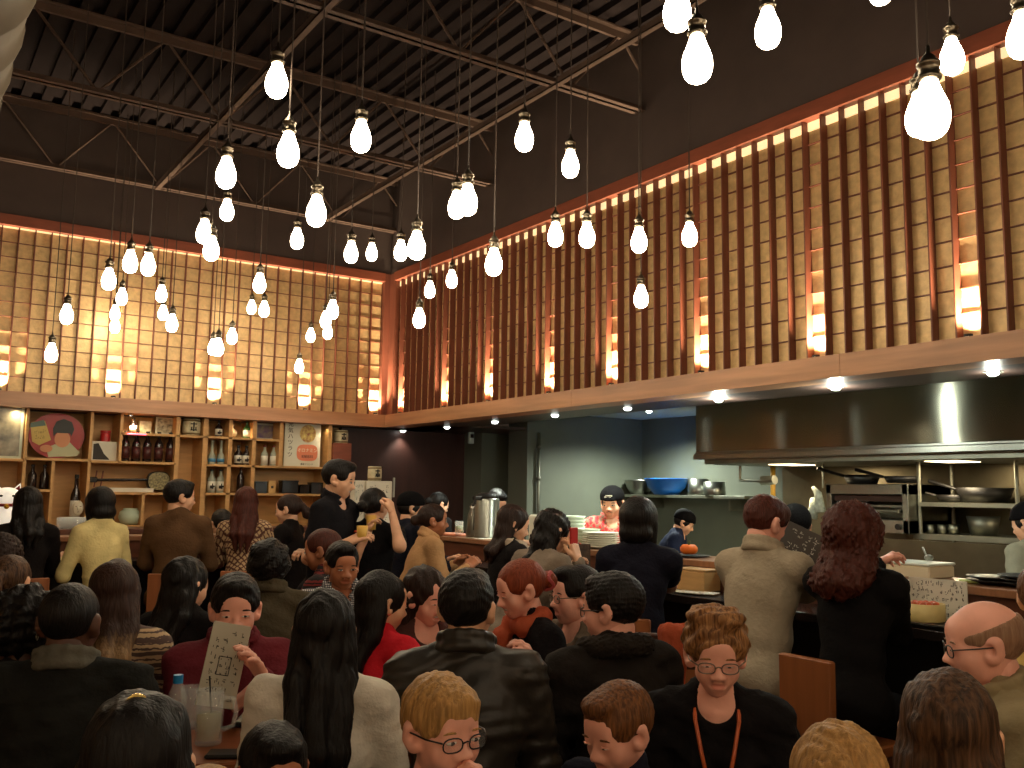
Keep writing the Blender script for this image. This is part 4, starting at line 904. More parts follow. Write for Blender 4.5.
# ------------------------------------------------------------------ heads (face looks along +y) and hands
_cache = {}
def head_geo(kind, fine=True, smile=0):
    key = ('head', kind, fine, smile)
    if key in _cache: return _cache[key]
    f = kind == 'f'; c = kind == 'c'; fat = kind == 'b'
    jw = .050 if f else (.056 if c else (.066 if fat else .058)); ch = -.088 if f else (-.080 if c else -.092)
    P = [('e', (0, -.012, .030), (.074, .094, .084)), ('e', (0, .022, -.030), (jw+.004, .062, .066)), ('e', (0, .052, ch+.006), (.028, .024, .020)),
         ('e', (0, .030, ch+.03), (jw*.86, .040, .032)),
         ('e', (-.036, .056, -.030), (.026, .022, .028)), ('e', (.036, .056, -.030), (.026, .022, .028)),
         ('c', (-.034, .070, .021), (.034, .070, .021), .011, .011), ('e', (0, .060, .045), (.045, .028, .032))]
    P2 = [('c', (0, .080, .006), (0, .100, -.028), .0065, .0098), ('e', (-.0125, .091, -.033), (.0070, .009, .0068)), ('e', (.0125, .091, -.033), (.0070, .009, .0068)),
          ('c', (-.015, .0765, -.053), (.015, .0765, -.053), .0062, .0062), ('c', (-.012, .0755, -.063), (.012, .0755, -.063), .0070, .0070),
          ('e', (-.031, .071, .001), (.0145, .0135, .0125)), ('e', (.031, .071, .001), (.0145, .0135, .0125))]
    for s in (-1, 1):
        P2 += [('e', (s*.077, -.006, -.004), (.010, .017, .029)), ('c', (s*.082, -.014, .014), (s*.082, -.018, -.012), .008, .006), ('e', (s*.074, .002, -.026), (.008, .010, .010))]
    subs = [('c', (-.021, .0880, -.0578), (.021, .0880, -.0578), .0022, .0022), ('e', (-.080, .004, -.002), (.006, .009, .012)), ('e', (.080, .004, -.002), (.006, .009, .012)),
            ('e', (-.006, .098, -.041), (.003, .005, .003)), ('e', (.006, .098, -.041), (.003, .005, .003))]
    if smile: subs.append(('e', (0, .088, -.0585), (.017, .010, .0055)))
    P += P2+[('c', (0, -.012, -.05), (0, -.022, -.105), .044 if f or c else .049, .043 if f or c else .048)]
    res = .0032 if fine else .0055
    V, F = sdf_mesh(P, res, .020, None, subs)
    # carve sockets a little: pull in a band at eye height between brow and cheek
    fc = V[F].mean(1); m_ = np.zeros(len(F), int)
    lips = (abs(fc[:, 0]) < .0215-abs(fc[:, 2]+.0578)*1.1) & (fc[:, 2] > -.0675) & (fc[:, 2] < -.0495) & (fc[:, 1] > .078)
    m_[lips] = 1
    _cache[key] = (V, F, m_); return _cache[key]
def hand_geo(curl, fine=True):
    key = ('hand', curl, fine)
    if key in _cache: return _cache[key]
    c = R(curl); P = []
    for x, L, r_ in ((.030, .072, .0085), (.010, .080, .009), (-.010, .075, .0085), (-.029, .060, .0075)):
        k0 = np.array([x, .085-abs(x-.005)*.25, 0]); P.append(('c', (x*.6, .0, -.002), tuple(k0), .017, .0115))
        p = k0; a = c*.7
        for seg, sc in ((.45, 1), (.31, .92), (.24, .82)):
            q = p+np.array([x*.12*seg, math.cos(a)*L*seg, -math.sin(a)*L*seg]); P.append(('c', tuple(p), tuple(q), r_*sc*1.02, r_*sc*.93)); p = q; a += c
    t0 = np.array([.022, .018, -.004]); t1 = np.array([.046, .045, -.012]); t2 = np.array([.052-.01*c, .072, -.018-.012*c]); t3 = t2+np.array([-.008*c, .022, -.010*c])
    P += [('c', tuple(t0), tuple(t1), .014, .0115), ('c', tuple(t1), tuple(t2), .011, .0095), ('c', tuple(t2), tuple(t3), .0095, .008), ('c', (0, -.03, 0), (0, .01, 0), .021, .022)]
    V, F = sdf_mesh(P, .003 if fine else .005, .0075)
    _cache[key] = (V, F); return _cache[key]
def rotx(a): c, s = math.cos(a), math.sin(a); return np.array([[1, 0, 0], [0, c, -s], [0, s, c]])
def rotz(a): c, s = math.cos(a), math.sin(a); return np.array([[c, -s, 0], [s, c, 0], [0, 0, 1]])
def roty(a): c, s = math.cos(a), math.sin(a); return np.array([[c, 0, s], [0, 1, 0], [-s, 0, c]])

# ------------------------------------------------------------------ hair and cloth materials
def hair_mat(name, c, c2=None, rough=.52, tip=None):
    if name in MATS: return MATS[name]
    k = NT(name); b = k.b; tc = k.new('ShaderNodeTexCoord'); mp = k.new('ShaderNodeMapping'); mp.inputs['Scale'].default_value = (1, 1, .07)
    k.link(tc.outputs['Object'], mp.inputs[0]); nz = k.new('ShaderNodeTexNoise'); nz.inputs['Scale'].default_value = 130; nz.inputs['Detail'].default_value = 4; nz.inputs['Distortion'].default_value = .3
    k.link(mp.outputs[0], nz.inputs[0]); cr = k.new('ShaderNodeValToRGB'); cr.color_ramp.elements[0].position = .35; cr.color_ramp.elements[1].position = .68
    cr.color_ramp.elements[0].color = (*(c2 or tuple(x*.55 for x in c)), 1); cr.color_ramp.elements[1].color = (*c, 1); k.link(nz.outputs['Fac'], cr.inputs[0])
    out = cr.outputs[0]
    if tip:
        sp = k.new('ShaderNodeSeparateXYZ'); k.link(tc.outputs['Object'], sp.inputs[0]); mr = k.new('ShaderNodeMapRange'); mr.inputs['From Min'].default_value = tip[1]; mr.inputs['From Max'].default_value = tip[1]-.14
        ad = k.new('ShaderNodeMath', operation='MULTIPLY_ADD'); ad.inputs[1].default_value = .12; k.link(nz.outputs['Fac'], ad.inputs[0]); k.link(sp.outputs[2], ad.inputs[2]); k.link(ad.outputs[0], mr.inputs[0])
        mx = k.new('ShaderNodeMix', data_type='RGBA'); k.link(mr.outputs[0], mx.inputs[0]); k.link(out, mx.inputs[6]); mx.inputs[7].default_value = (*tip[0], 1); out = mx.outputs[2]
    k.link(out, b.inputs['Base Color']); b.inputs['Roughness'].default_value = rough; b.inputs['Specular IOR Level'].default_value = .22
    bp = k.new('ShaderNodeBump'); bp.inputs['Strength'].default_value = .8; bp.inputs['Distance'].default_value = .005; k.link(nz.outputs['Fac'], bp.inputs['Height']); k.link(bp.outputs[0], b.inputs['Normal'])
    MATS[name] = k.m; return k.m
HAIRC = {'black': hair_mat('black_hair', rgb(23, 18, 17), rough=.48), 'darkbrown': hair_mat('dark_brown_hair', rgb(48, 31, 25)), 'brown': hair_mat('brown_hair', rgb(118, 78, 48)),
 'auburn': hair_mat('auburn_hair', rgb(140, 62, 34)), 'red': hair_mat('dark_auburn_hair', rgb(82, 38, 28)), 'blond': hair_mat('blond_hair', rgb(196, 148, 88)), 'dblond': hair_mat('dark_blond_hair', rgb(176, 126, 78), rgb(92, 58, 34)),
 'lbrown': hair_mat('light_brown_hair', rgb(100, 70, 48), rgb(46, 31, 22)), 'grey': hair_mat('grey_brown_hair', rgb(158, 124, 98), rgb(132, 96, 74)), 'ombre': None, 'boybrown': hair_mat('boy_brown_hair', rgb(132, 84, 46), rgb(76, 46, 26))}
SKINS = {'asian': rgb(226, 172, 138), 'pink': rgb(238, 172, 150), 'tan': rgb(176, 112, 78), 'dark': rgb(84, 52, 38), 'fair': rgb(234, 176, 138)}
def skin_mat(s):
    return mat('skin_'+s, SKINS[s], .48, noise=.10, nscale=14, bump=.05, bscale=90)
def lip_mat(s):
    c = SKINS[s]; return mat('lips_'+s, (c[0]*.86, c[1]*.66, c[2]*.66), .4)
eye_w = mat('eye_white', rgb(215, 205, 195), .25); eye_d = mat('eye_iris', rgb(36, 24, 18), .15); lens_m = mat('spectacle_lens', (.9, .9, .9), .05, alpha=.08)
def cloth(name, c, pattern=None, rough=.85, c2=None):
    if name in MATS: return MATS[name]
    if pattern is None: return mat(name, c, rough, noise=.18, nscale=9, bump=.35, bscale=70, spec=.12)
    k = NT(name); b = k.b; b.inputs['Roughness'].default_value = rough; tc = k.new('ShaderNodeTexCoord'); c2 = c2 or tuple(x*.2 for x in c)
    def wave(axis, sc, dist=0, off=None):
        w = k.new('ShaderNodeTexWave'); w.bands_direction = axis; w.inputs['Scale'].default_value = sc; w.inputs['Distortion'].default_value = dist; w.inputs['Detail Scale'].default_value = 3
        if off: mp = k.new('ShaderNodeMapping'); mp.inputs['Rotation'].default_value = off; k.link(tc.outputs['Object'], mp.inputs[0]); k.link(mp.outputs[0], w.inputs[0])
        else: k.link(tc.outputs['Object'], w.inputs[0])
        return w
    mx = k.new('ShaderNodeMix', data_type='RGBA'); mx.inputs[6].default_value = (*c, 1); mx.inputs[7].default_value = (*c2, 1)
    mth = k.new('ShaderNodeMath', operation='MAXIMUM'); th = k.new('ShaderNodeMapRange')
    if pattern == 'check': a, d_ = wave('X', 32), wave('Z', 32); lo_, hi_ = .62, .72
    elif pattern == 'zig': a, d_ = wave('DIAGONAL', 14, 2.5), wave('DIAGONAL', 14, 2.5, (0, R(90), 0)); lo_, hi_ = .72, .85
    elif pattern == 'band': a, d_ = wave('Z', 7, 1.2), wave('Z', 17, 3); lo_, hi_ = .66, .8
    else: a, d_ = wave('X', 25), wave('X', 25); lo_, hi_ = .8, .9
    k.link(a.outputs['Fac'], mth.inputs[0]); k.link(d_.outputs['Fac'], mth.inputs[1]); k.link(mth.outputs[0], th.inputs[0]); th.inputs['From Min'].default_value = lo_; th.inputs['From Max'].default_value = hi_
    k.link(th.outputs[0], mx.inputs[0]); k.link(mx.outputs[2], b.inputs['Base Color']); MATS[name] = k.m; return k.m
shoe_m = mat('shoe_leather', rgb(30, 24, 22), .4)

# ------------------------------------------------------------------ hair builders, in head space
def hair_geo(style, hs, down, res, seed=0, L=.4, back=1.0):
    """down: unit vector of world-down in head space; hs head scale"""
    dn = np.asarray(down); N = lambda amp, f, st=(1, 1, .25): (lambda X, Y, Z: amp*_noise(X*st[0], Y*st[1], Z*st[2], f, seed))
    sc = lambda t, dy=0, dz=0: ('e', (0, -.014+dy, .032+dz), (.074+t, .094+t, .083+t))
    face = [('e', (0, .102, -.026), (.066, .068, .092)), ('e', (-.078, .052, -.040), (.026, .036, .052)), ('e', (.078, .052, -.040), (.026, .036, .052))]
    side = [('e', (-.09, .012, -.025), (.03, .030, .036)), ('e', (.09, .012, -.025), (.03, .030, .036))]
    cutn = np.array([0, .45, -1.0]); cutn /= np.linalg.norm(cutn)
    nape = lambda z: [('h', (0, -.09, z), tuple(cutn*1.0))]
    P, subs, disp, k = [], [], None, .02
    if style == 'short':
        P = [sc(.010, -.002, .002), ('e', (0, .045, .095), (.052, .045, .028))]; subs = face+side+nape(-.068); disp = N(.0028, 150, (1, 1, .7))
    elif style == 'buzz':
        P = [sc(.005)]; subs = face+side+nape(-.062); disp = N(.0015, 200)
    elif style == 'bald':
        P = [sc(.0045)]; subs = [('e', (0, .03, .095), (.090, .125, .072))]+face+side+nape(-.062)
    elif style == 'fringe':
        P = [sc(.010, 0, .001), ('e', (0, .048, .070), (.060, .040, .036))]; subs = [('e', (0, .110, -.040), (.070, .062, .086))]+side+nape(-.062); disp = N(.0035, 150, (1, 1, .3))
    elif style == 'spiky':
        P = [sc(.012, 0, .004), ('e', (0, .048, .094), (.052, .040, .026))]; subs = face+side+nape(-.066); disp = N(.0032, 260, (1, 1, 1))
    elif style == 'curly':
        P = [sc(.036, -.01, .004)]; subs = [('e', (0, .108, -.045), (.070, .066, .09))]+nape(-.115); disp = N(.013, 130, (1, 1, 1))
    elif style == 'updo':
        P = [sc(.014, -.004, .008), ('e', (-.03, .02, .118), (.05, .055, .030)), ('e', (.035, .0, .118), (.05, .055, .028)), ('e', (-.068, -.01, .04), (.026, .055, .05)), ('e', (.068, -.01, .04), (.026, .055, .05)), ('e', (0, -.09, .02), (.06, .04, .06))]
        subs = [('e', (0, .106, -.026), (.062, .068, .088))]+side+nape(-.070); disp = N(.007, 95, (1, 1, .6))
    elif style == 'bun':
        P = [sc(.009), ('e', (0, -.13, .0), (.040, .034, .038))]; subs = face+side+nape(-.066); disp = N(.002, 150)
    elif style == 'pony':
        P = [sc(.010), ('e', (0, -.112, .02), (.022, .026, .022))]; a = np.array([0, -.125, .015])
        c1 = a+np.array([0, -.03, 0])+dn*.05; c2 = a+np.array([0, -.02, 0])+dn*L; P += [('c', tuple(a), tuple(c1), .024, .032), ('c', tuple(c1), tuple(c2), .032, .014)]
        subs = face+side+nape(-.066); disp = N(.003, 120)
    elif style == 'bob':
        P = [sc(.024, -.004, .004), ('c', (-.072, .0, -.01), (-.070, .004, -.085), .032, .028), ('c', (.072, .0, -.01), (.070, .004, -.085), .032, .028), ('e', (0, -.055, -.055), (.088, .058, .058))]
        subs = [('e', (0, .110, -.045), (.058, .068, .10)), ('h', (0, 0, -.112), (0, 0, -1.0))]; disp = N(.0025, 120)
    elif style in ('long', 'wavy', 'curlylong'):
        t = .012 if style != 'curlylong' else .038
        P = [sc(t, -.004, .003)]; w = .034 if style != 'curlylong' else .055
        bk = np.array([0, -.075, 0.0])
        for s in (-1, 0, 1):
            p0 = np.array([s*.058, -.02 if s else -.05, .0]); p1 = p0+dn*.13+np.array([s*.006, -.050, 0]); p2 = p0+dn*(.13+(L-.13)*.5)+np.array([s*.0, -.118*back, 0]); p3 = p0+dn*L+np.array([-s*.02, -.135*back, 0])
            P += [('c', tuple(p0), tuple(p1), w, w*1.08), ('c', tuple(p1), tuple(p2), w*1.08, w*.9), ('c', tuple(p2), tuple(p3), w*.9, w*.28)]
        P += [('e', (0, -.05, -.05), (.082, .060, .08))]
        subs = [('e', (0, .112, -.035), (.058, .074, .10)), ('c', (0, .10, -.05), tuple(np.array([0, .10, -.05])+dn*.3), .05, .06)]
        disp = N(.0055, 125, (1, 1, .14)) if style == 'long' else (N(.008, 80, (1, 1, .5)) if style == 'wavy' else (lambda X, Y, Z: .009*_noise(X, Y, Z, 95, 5)+.011*np.sin(X*210+2*np.sin(Z*60))*np.sin(Y*190+1)*np.sin(Z*170+2*np.sin(X*70))))
    elif style == 'cap':
        P = [sc(.014, 0, .004), ('e', (0, -.01, .062), (.084, .102, .07)), ('c', (-.035, .09, .040), (.035, .09, .040), .010, .010), ('c', (-.03, .125, .030), (.03, .125, .030), .008, .008)]
        subs = [('h', (0, 0, .022), (0, .12, -1.0))]
    V, F = sdf_mesh(P, res, k, disp, subs)
    return V, F

_seats = []
def person(px, ytop, D, face, label, hair='short', hc='black', skin='asian', sex='m', top=None, topname='shirt', sleeve='long', kind='seat', lean=8, hy=0, hp=12, hroll=0,
           lh=None, rh=None, curlL=35, curlR=35, trousers=None, glasses=None, smile=0, eyes=1, L=.4, bulk=1.0, hairname=None, collar=None, extras=None, hscale=None, back=1.0, lids=.6, seatz=None, tip=None, armspread=1.0, tuck=0):
    """face: 0 = back to the camera, 90 = looking to the right of the picture, 180 = facing the camera"""
    near = D < 3.3; mid = D < 5
    child = sex == 'c'; s = {'m': 1.0, 'f': .94, 'c': .80}[sex]; hs = hscale or {'m': 1.0, 'f': .96, 'c': .92}[sex]
    ztop = at(px, ytop, D)[2]
    hair_t = {'curly': .035, 'updo': .03, 'curlylong': .035, 'spiky': .014, 'cap': .02}.get(hair, .014)
    Lsp = .53*s; le = R(lean)
    need = ztop-hs*(.115*math.cos(R(hp))+.04*abs(math.sin(R(hp)))+hair_t)-.120*hs*math.cos(le*.6+R(hp)*.3)   # neck base height
    base = {'seat': .45, 'stool': .74, 'stand': .86*s}[kind] if seatz is None else seatz
    if seatz is None and child: base = .45
    hip0 = .10*s
    Ls = (need-base-hip0)/math.cos(le)
    if Ls < .43*s or Ls > .60*s:
        Ls = min(max(Ls, .43*s), .60*s); base = need-hip0-Ls*math.cos(le)
    kL = Ls
    hip = np.array([0, 0, base+hip0])
    up = np.array([0, math.sin(le), math.cos(le)]); fw = np.array([0, math.cos(le), -math.sin(le)]); X1 = np.array([1., 0, 0])
    T = lambda a, b_, c: hip+X1*a*s+fw*b_*s+up*(c*kL)
    Rs = np.stack([X1, fw, up], 1)
    neck = T(0, -.01, 1.0)
    la = le*.6+R(hp)*.3
    hc_ = neck+np.array([0, math.sin(la), math.cos(la)])*.120*hs
    Rh = rotz(-R(hy)) @ rotx(-R(hp)) @ roty(R(hroll))
    # place: head centre under the pixel
    th = azim(px)+R(face); Wz = rotz(-th)
    tgt = at(px, ytop, D); off = Wz @ hc_
    root = empty('person', (tgt[0]-off[0], tgt[1]-off[1], 0), -th, label, 'person')
    TW = lambda wpt: (Wz.T @ (np.asarray(wpt)-np.array([tgt[0]-off[0], tgt[1]-off[1], 0])))
    H = lambda v: hc_+(Rh @ (np.asarray(v, float).T*hs)).T
    bl = bulk*s
    # arms
    sh = [T(-.166*bulk, 0, .885), T(.166*bulk, 0, .885)]
    def ik(S0, Hd, side):
        a, b_ = .285*s, .255*s; d = Hd-S0; r_ = np.linalg.norm(d); r2 = min(r_, (a+b_)*.985); d = d/r_; Hd = S0+d*r2
        x = (a*a-b_*b_+r2*r2)/(2*r2); h = math.sqrt(max(a*a-x*x, 1e-5)); hint = np.array([side*.32*armspread, -.15, -1.0]); n_ = hint-d*(hint@d); n_ /= np.linalg.norm(n_)
        return S0+d*x+n_*h, Hd
    pre = {'table': lambda q: np.array([q*.13, .36, base+.33]), 'lap': lambda q: np.array([q*.08, .28, base+.19]), 'side': lambda q: np.array([q*.24*bulk, .04, base-.02]), 'menu': lambda q: np.array([q*.07, .30, base+.46]),
           'chin': lambda q: hc_+np.array([q*.045, .12, -.13]), 'bar': lambda q: np.array([q*.14, .38, base+.36])}
    arms = []
    for side, hd in ((-1, lh), (1, rh)):
        hd = hd if hd is not None else ('bar' if kind == 'stool' else ('side' if kind == 'stand' else 'table'))
        if isinstance(hd, str): hd = pre[hd](side)
        elif len(hd) == 4: hd = TW(at(hd[0], hd[1], hd[2]))        # photo pixel and depth
        S0 = sh[0 if side < 0 else 1]; E_, W_ = ik(S0, np.asarray(hd, float), side); arms.append((S0, E_, W_))
    # ---- body skin: torso core, neck, arms, head, hands in one mesh
    res = .011 if near else .016
    neckr = {'m': .056, 'f': .047, 'c': .043}[sex]
    P = [('e', tuple(T(0, 0, .1)), (.14*bl, .10*bl, .13*s), Rs), ('e', tuple(T(0, 0, .6)), (.135*bl, .088*bl, .2*s), Rs), ('c', tuple(T(-.12, 0, .88)), tuple(T(.12, 0, .88)), .045*s, .045*s),
         ('c', tuple(T(0, -.005, .93)), tuple(hc_+(Rh @ np.array([0, -.024, -.06]))*hs), neckr*1.04, neckr*.92), ('c', tuple(T(-.09, -.01, .92)), tuple(T(0, -.02, 1.03)), .032, .04), ('c', tuple(T(.09, -.01, .92)), tuple(T(0, -.02, 1.03)), .032, .04)]
    for S0, E_, W_ in arms: P += [('c', tuple(S0), tuple(E_), .046*s, .037*s), ('c', tuple(E_), tuple(W_), .039*s, .026*s)]
    if kind == 'stand': kn = [hip+np.array([q*.09*s, .02, -.42*s]) for q in (-1, 1)]; an = [np.array([q*.10*s, 0, .09]) for q in (-1, 1)]
    elif kind == 'stool': kn = [hip+np.array([q*.11*s, .40*s, -.08]) for q in (-1, 1)]; an = [k_+np.array([0, -.06, -.40*s]) for k_ in kn]
    else: kn = [hip+np.array([q*.11*s, .41*s, -.02]) for q in (-1, 1)]; an = [np.array([k_[0], k_[1]-.03, max(.09, k_[2]-.44*s)]) for k_ in kn]
    if tuck: an = [a_+np.array([0, -.2, 0.02]) for a_ in an]
    for q, (k_, a_) in zip((-1, 1), zip(kn, an)): P += [('c', tuple(T(q*.085, 0, .0)), tuple(k_), .07*s, .045*s), ('c', tuple(k_), tuple(a_), .045*s, .032*s)]
    V, F = sdf_mesh(P, res, .03)
    parts_ = [(V, F, 0)]
    hv, hf, hm = head_geo(('b' if hair == 'bald' else sex), near or (mid and abs(face) > 80), smile); parts_.append((H(hv), hf, hm))
    for (S0, E_, W_), side, cu in zip(arms, (-1, 1), (curlL, curlR)):
        gv, gf = hand_geo(cu, near); d = (W_-E_)/np.linalg.norm(W_-E_); palm = np.array([-side*.55, -.15, -.85]); n_ = -(palm-d*(palm@d)); n_ /= np.linalg.norm(n_); xx = np.cross(d, n_)
        v = gv*s*1.02
        if side > 0: v = v*[-1, 1, 1]; gf = gf[:, ::-1]
        parts_.append((W_+v @ np.stack([xx, d, n_]), gf, 0))
    np_obj('body', parts_, [skin_mat(skin), lip_mat(skin)], root)
    # ---- clothing
    m_top = top if top is not None else cloth('black_knit', rgb(26, 22, 22)); fem = sex == 'f'
    cr_ = .010 if near else (.013 if mid else .017)
    P = [('e', tuple(T(0, .0, .02)), (.186*bl, .142*bl, .125*s), Rs), ('e', tuple(T(0, .01, .32)), (.150*bl*(.93 if fem else 1), .118*bl, .17*s), Rs), ('e', tuple(T(0, 0, .66)), (.166*bl*(.93 if fem else 1), .112*bl, .19*s), Rs),
         ('c', tuple(T(-.125*bulk, 0, .885)), tuple(T(.125*bulk, 0, .885)), .062*bl, .062*bl), ('c', tuple(T(-.125*bulk, -.01, .91)), tuple(T(0, -.02, 1.01)), .044*s, .056*s), ('c', tuple(T(.125*bulk, -.01, .91)), tuple(T(0, -.02, 1.01)), .044*s, .056*s)]
    if fem: P += [('e', tuple(T(q*.065, .085, .64)), (.058*s, .055*s, .062*s)) for q in (-1, 1)]
    for S0, E_, W_ in arms:
        P.append(('c', tuple(S0), tuple(E_ if sleeve != 'short' else S0+(E_-S0)*.72), .066*bl, .053*bl))
        if sleeve == 'long': P.append(('c', tuple(E_), tuple(E_+(W_-E_)*.94), .052*bl, .036*s))
        if sleeve == 'half': P.append(('c', tuple(E_), tuple(E_+(W_-E_)*.35), .052*bl, .046*s))
    subs = [('c', tuple(T(0, .045, 1.0)), tuple(T(0, .10, 1.25)), .058*s, .085*s)] + ([('e', tuple(T(0, .135, .95)), (.05, .06, .09))] if fem or collar else [])
    wr = lambda X, Y, Z: (.008 if near else .0055)*_noise(X*.7, Y*.7, Z*1.5, 32, int(px))+.002*_noise(X, Y, Z, 90, 3)
    V, F = sdf_mesh(P, cr_, .035, wr, subs); np_obj(topname, [(V, F, 0)], [m_top], root)
    if collar:
        rim = []
        n_ = 12; rr = (.080 if sex != 'c' else .064)*s
        c0 = T(0, -.014, 1.035)
        pts = [c0+X1*rr*math.sin(a)+fw*rr*.92*-math.cos(a)+up*(.016*math.cos(a)) for a in np.linspace(-2.55, 2.55, n_)]
        for i in range(n_-1): rim.append(('c', tuple(pts[i]-up*.022), tuple(pts[i+1]-up*.022), .014, .014)); rim.append(('c', tuple(pts[i]+up*.016), tuple(pts[i+1]+up*.016), .008, .008))
        V, F = sdf_mesh(rim, .006 if near else .010, .024); np_obj('collar', [(V, F, 0)], [collar if collar is not True else m_top], root)
    m_tr = trousers or cloth('dark_trousers', rgb(30, 28, 34))
    P = [('e', tuple(T(0, -.005, .0)), (.165*bl, .125*bl, .11*s), Rs)]
    for q, (k_, a_) in zip((-1, 1), zip(kn, an)): P += [('c', tuple(T(q*.085, 0, -.01)), tuple(k_), .088*bl, .062*s), ('c', tuple(k_), tuple(a_), .060*s, .045*s)]
    V, F = sdf_mesh(P, .016, .03); np_obj('trousers', [(V, F, 0)], [m_tr], root)
    for q, a_ in zip((-1, 1), an):
        V, F = sdf_mesh([('e', tuple(a_+[0, -.01, -.045]), (.038, .045, .04)), ('c', tuple(a_+[0, 0, -.055]), tuple(a_+[0, .13, -.062]), .036, .028)], .012, .02); np_obj('shoe', [(V, F, 0)], [shoe_m], root)
    # ---- hair
    if hair != 'none':
        dn = Rh.T @ np.array([0, 0, -1.0]); hm_ = HAIRC[hc] if isinstance(hc, str) else hc
        V, F = hair_geo(hair, hs, dn, .0055 if near else (.0075 if mid else .010), int(px) % 17, L, back)
        np_obj('cap' if hair == 'cap' else 'hair', [(H(V), F, 0)], [hm_ if hair != 'cap' else cloth('cap_black', rgb(11, 10, 12))], root)
        if hair == 'cap':
            V, F = hair_geo('short', hs, dn, .008, 3); 
            V, F = sdf_mesh([('e', (0, -.014, .01), (.081, .100, .075))], .009, .02, None, [('e', (0, .10, -.035), (.07, .10, .09)), ('h', (0, -.09, -.075), (0, .4, -1.0)), ('h', (0, 0, .05), (0, 0, 1.0))]); np_obj('hair', [(H(V), F, 0)], [HAIRC['black']], root)
    # ---- face details
    if eyes and abs((face+hy+180) % 360-180) > 50:
        Mh = Matrix([list(Rh[i]*hs)+[hc_[i]] for i in range(3)]+[[0, 0, 0, 1]])
        for q in (-1, 1):
            b_ = MB(); b_.ell((q*.031, .0835, .000), (.0142, .0082, .0088*lids), 12, 8, Mh); b_.m(1); b_.ell((q*.031, .0880, -.0005), (.0066, .0050, .0078*lids), 10, 6, Mh)
            b_.build('eye', [eye_w, eye_d], root, smooth=True)
            b_ = MB(); pts = [Mh @ Vector((q*(.031+.0148*t), .0912-.007*abs(t), .0040*lids*2+.0015-.003*t*t)) for t in (-1, -.5, 0, .5, 1)]; b_.tube([np.array(p_) for p_ in pts], .0021, n=5).build('eyelid', HAIRC['black'] if skin != 'pink' else skin_mat(skin), root)
            b_ = MB(); pts = [Mh @ Vector((q*(.033+.018*t), 0.0880-.006*abs(t+.2), .0215-.004*t*t)) for t in (-1, -.5, 0, .5, 1)]; b_.tube([np.array(p_) for p_ in pts], [.0015, .0028, .003, .0024, .001], n=6).build('eyebrow', HAIRC[hc] if isinstance(hc, str) and hc != 'black' else HAIRC['black'], root)
        if smile:
            b_ = MB(); b_.ell((0, .0805, -.056), (.015, .005, .0035), 10, 6, Mh).build('teeth', eye_w, root, smooth=True)
    if glasses is not None:
        Mh = Matrix([list(Rh[i]*hs)+[hc_[i]] for i in range(3)]+[[0, 0, 0, 1]]); b_ = MB(); lens = MB()
        for q in (-1, 1):
            n_ = 16; pts = []
            for i in range(n_):
                t = 2*math.pi*i/n_; ce, se = math.cos(t), math.sin(t); pts.append(np.array(Mh @ Vector((q*.033+.024*abs(ce)**.75*(1 if ce > 0 else -1), .098-.006*abs(q*.033+.024*ce)/.05, -.003+.0155*abs(se)**.8*(1 if se > 0 else -1)))))
            b_.tube(pts, .0017, n=6, closed=True); lens.add(pts, [tuple(range(n_))])
            b_.tube([np.array(Mh @ Vector(v)) for v in ((q*.058, .090, .004), (q*.079, .055, .006), (q*.083, -.012, .006), (q*.080, -.03, -.012))], .002, n=6)
        b_.tube([np.array(Mh @ Vector(v)) for v in ((-.010, .0985, .0), (0, .101, .004), (.010, .0985, .0))], .0017, n=6)
        g = b_.build('eyeglasses', glasses, root, smooth=True); lens.build('lens', lens_m, g)
    info = dict(root=root, hc=hc_, Rh=Rh, hs=hs, T=T, up=up, fw=fw, arms=arms, base=base, H=H, TW=TW, near=near, s=s, neck=neck, m_top=m_top)
    if extras: extras(info)
    if kind != 'stand': _seats.append((root.location.x, root.location.y, -th, base, kind, px))
    return info
# ------------------------------------------------------------------ the people
K = cloth('black_knit', rgb(24, 20, 20)); fr_dark = mat('glasses_dark', rgb(26, 20, 18), .3); fr_wire = mat('glasses_wire', rgb(120, 108, 96), .3, metal=.8)
def scarf(c, wdt=.05, name='scarf', drop=.3):
    def f(i):
        T = i['T']; P = [('c', tuple(T(-.06, .04, .99)), tuple(T(.06, .04, .99)), .035, .035), ('c', tuple(T(-.06, -.05, 1.0)), tuple(T(.06, -.05, 1.0)), .035, .035), ('c', tuple(T(-.07, -.04, 1.0)), tuple(T(-.07, .05, .99)), .034, .034), ('c', tuple(T(.07, -.04, 1.0)), tuple(T(.07, .05, .99)), .034, .034),
             ('c', tuple(T(.05, .11, .95)), tuple(T(.06, .16, .95-drop*1.6)), .036, .04)]
        V, F = sdf_mesh(P, .008, .02, lambda X, Y, Z: .004*_noise(X, Y, Z*.2, 120, 4)); np_obj(name, [(V, F, 0)], [c], i['root'])
    return f
def cup_in(side, c, label, z=-.03, r_=.033, h=.09):
    def f(i):
        W_ = i['arms'][0 if side < 0 else 1][2]; E_ = i['arms'][0 if side < 0 else 1][1]; d = (W_-E_)/np.linalg.norm(W_-E_); p = W_+d*.075
        o = MB().lathe([(r_*.85, 0), (r_, h), (r_*.93, h), (r_*.8, .006), (.0001, .006)], n=18).build('paper_cup', c, None, smooth=True)
        wp = i['root'].matrix_basis @ Vector(p) if False else Vector(i['root'].location)+Matrix.Rotation(i['root'].rotation_euler.z, 3, 'Z') @ Vector(p)
        o.location = (wp.x, wp.y, wp.z+z); tag(o, label, 'cup')
    return f
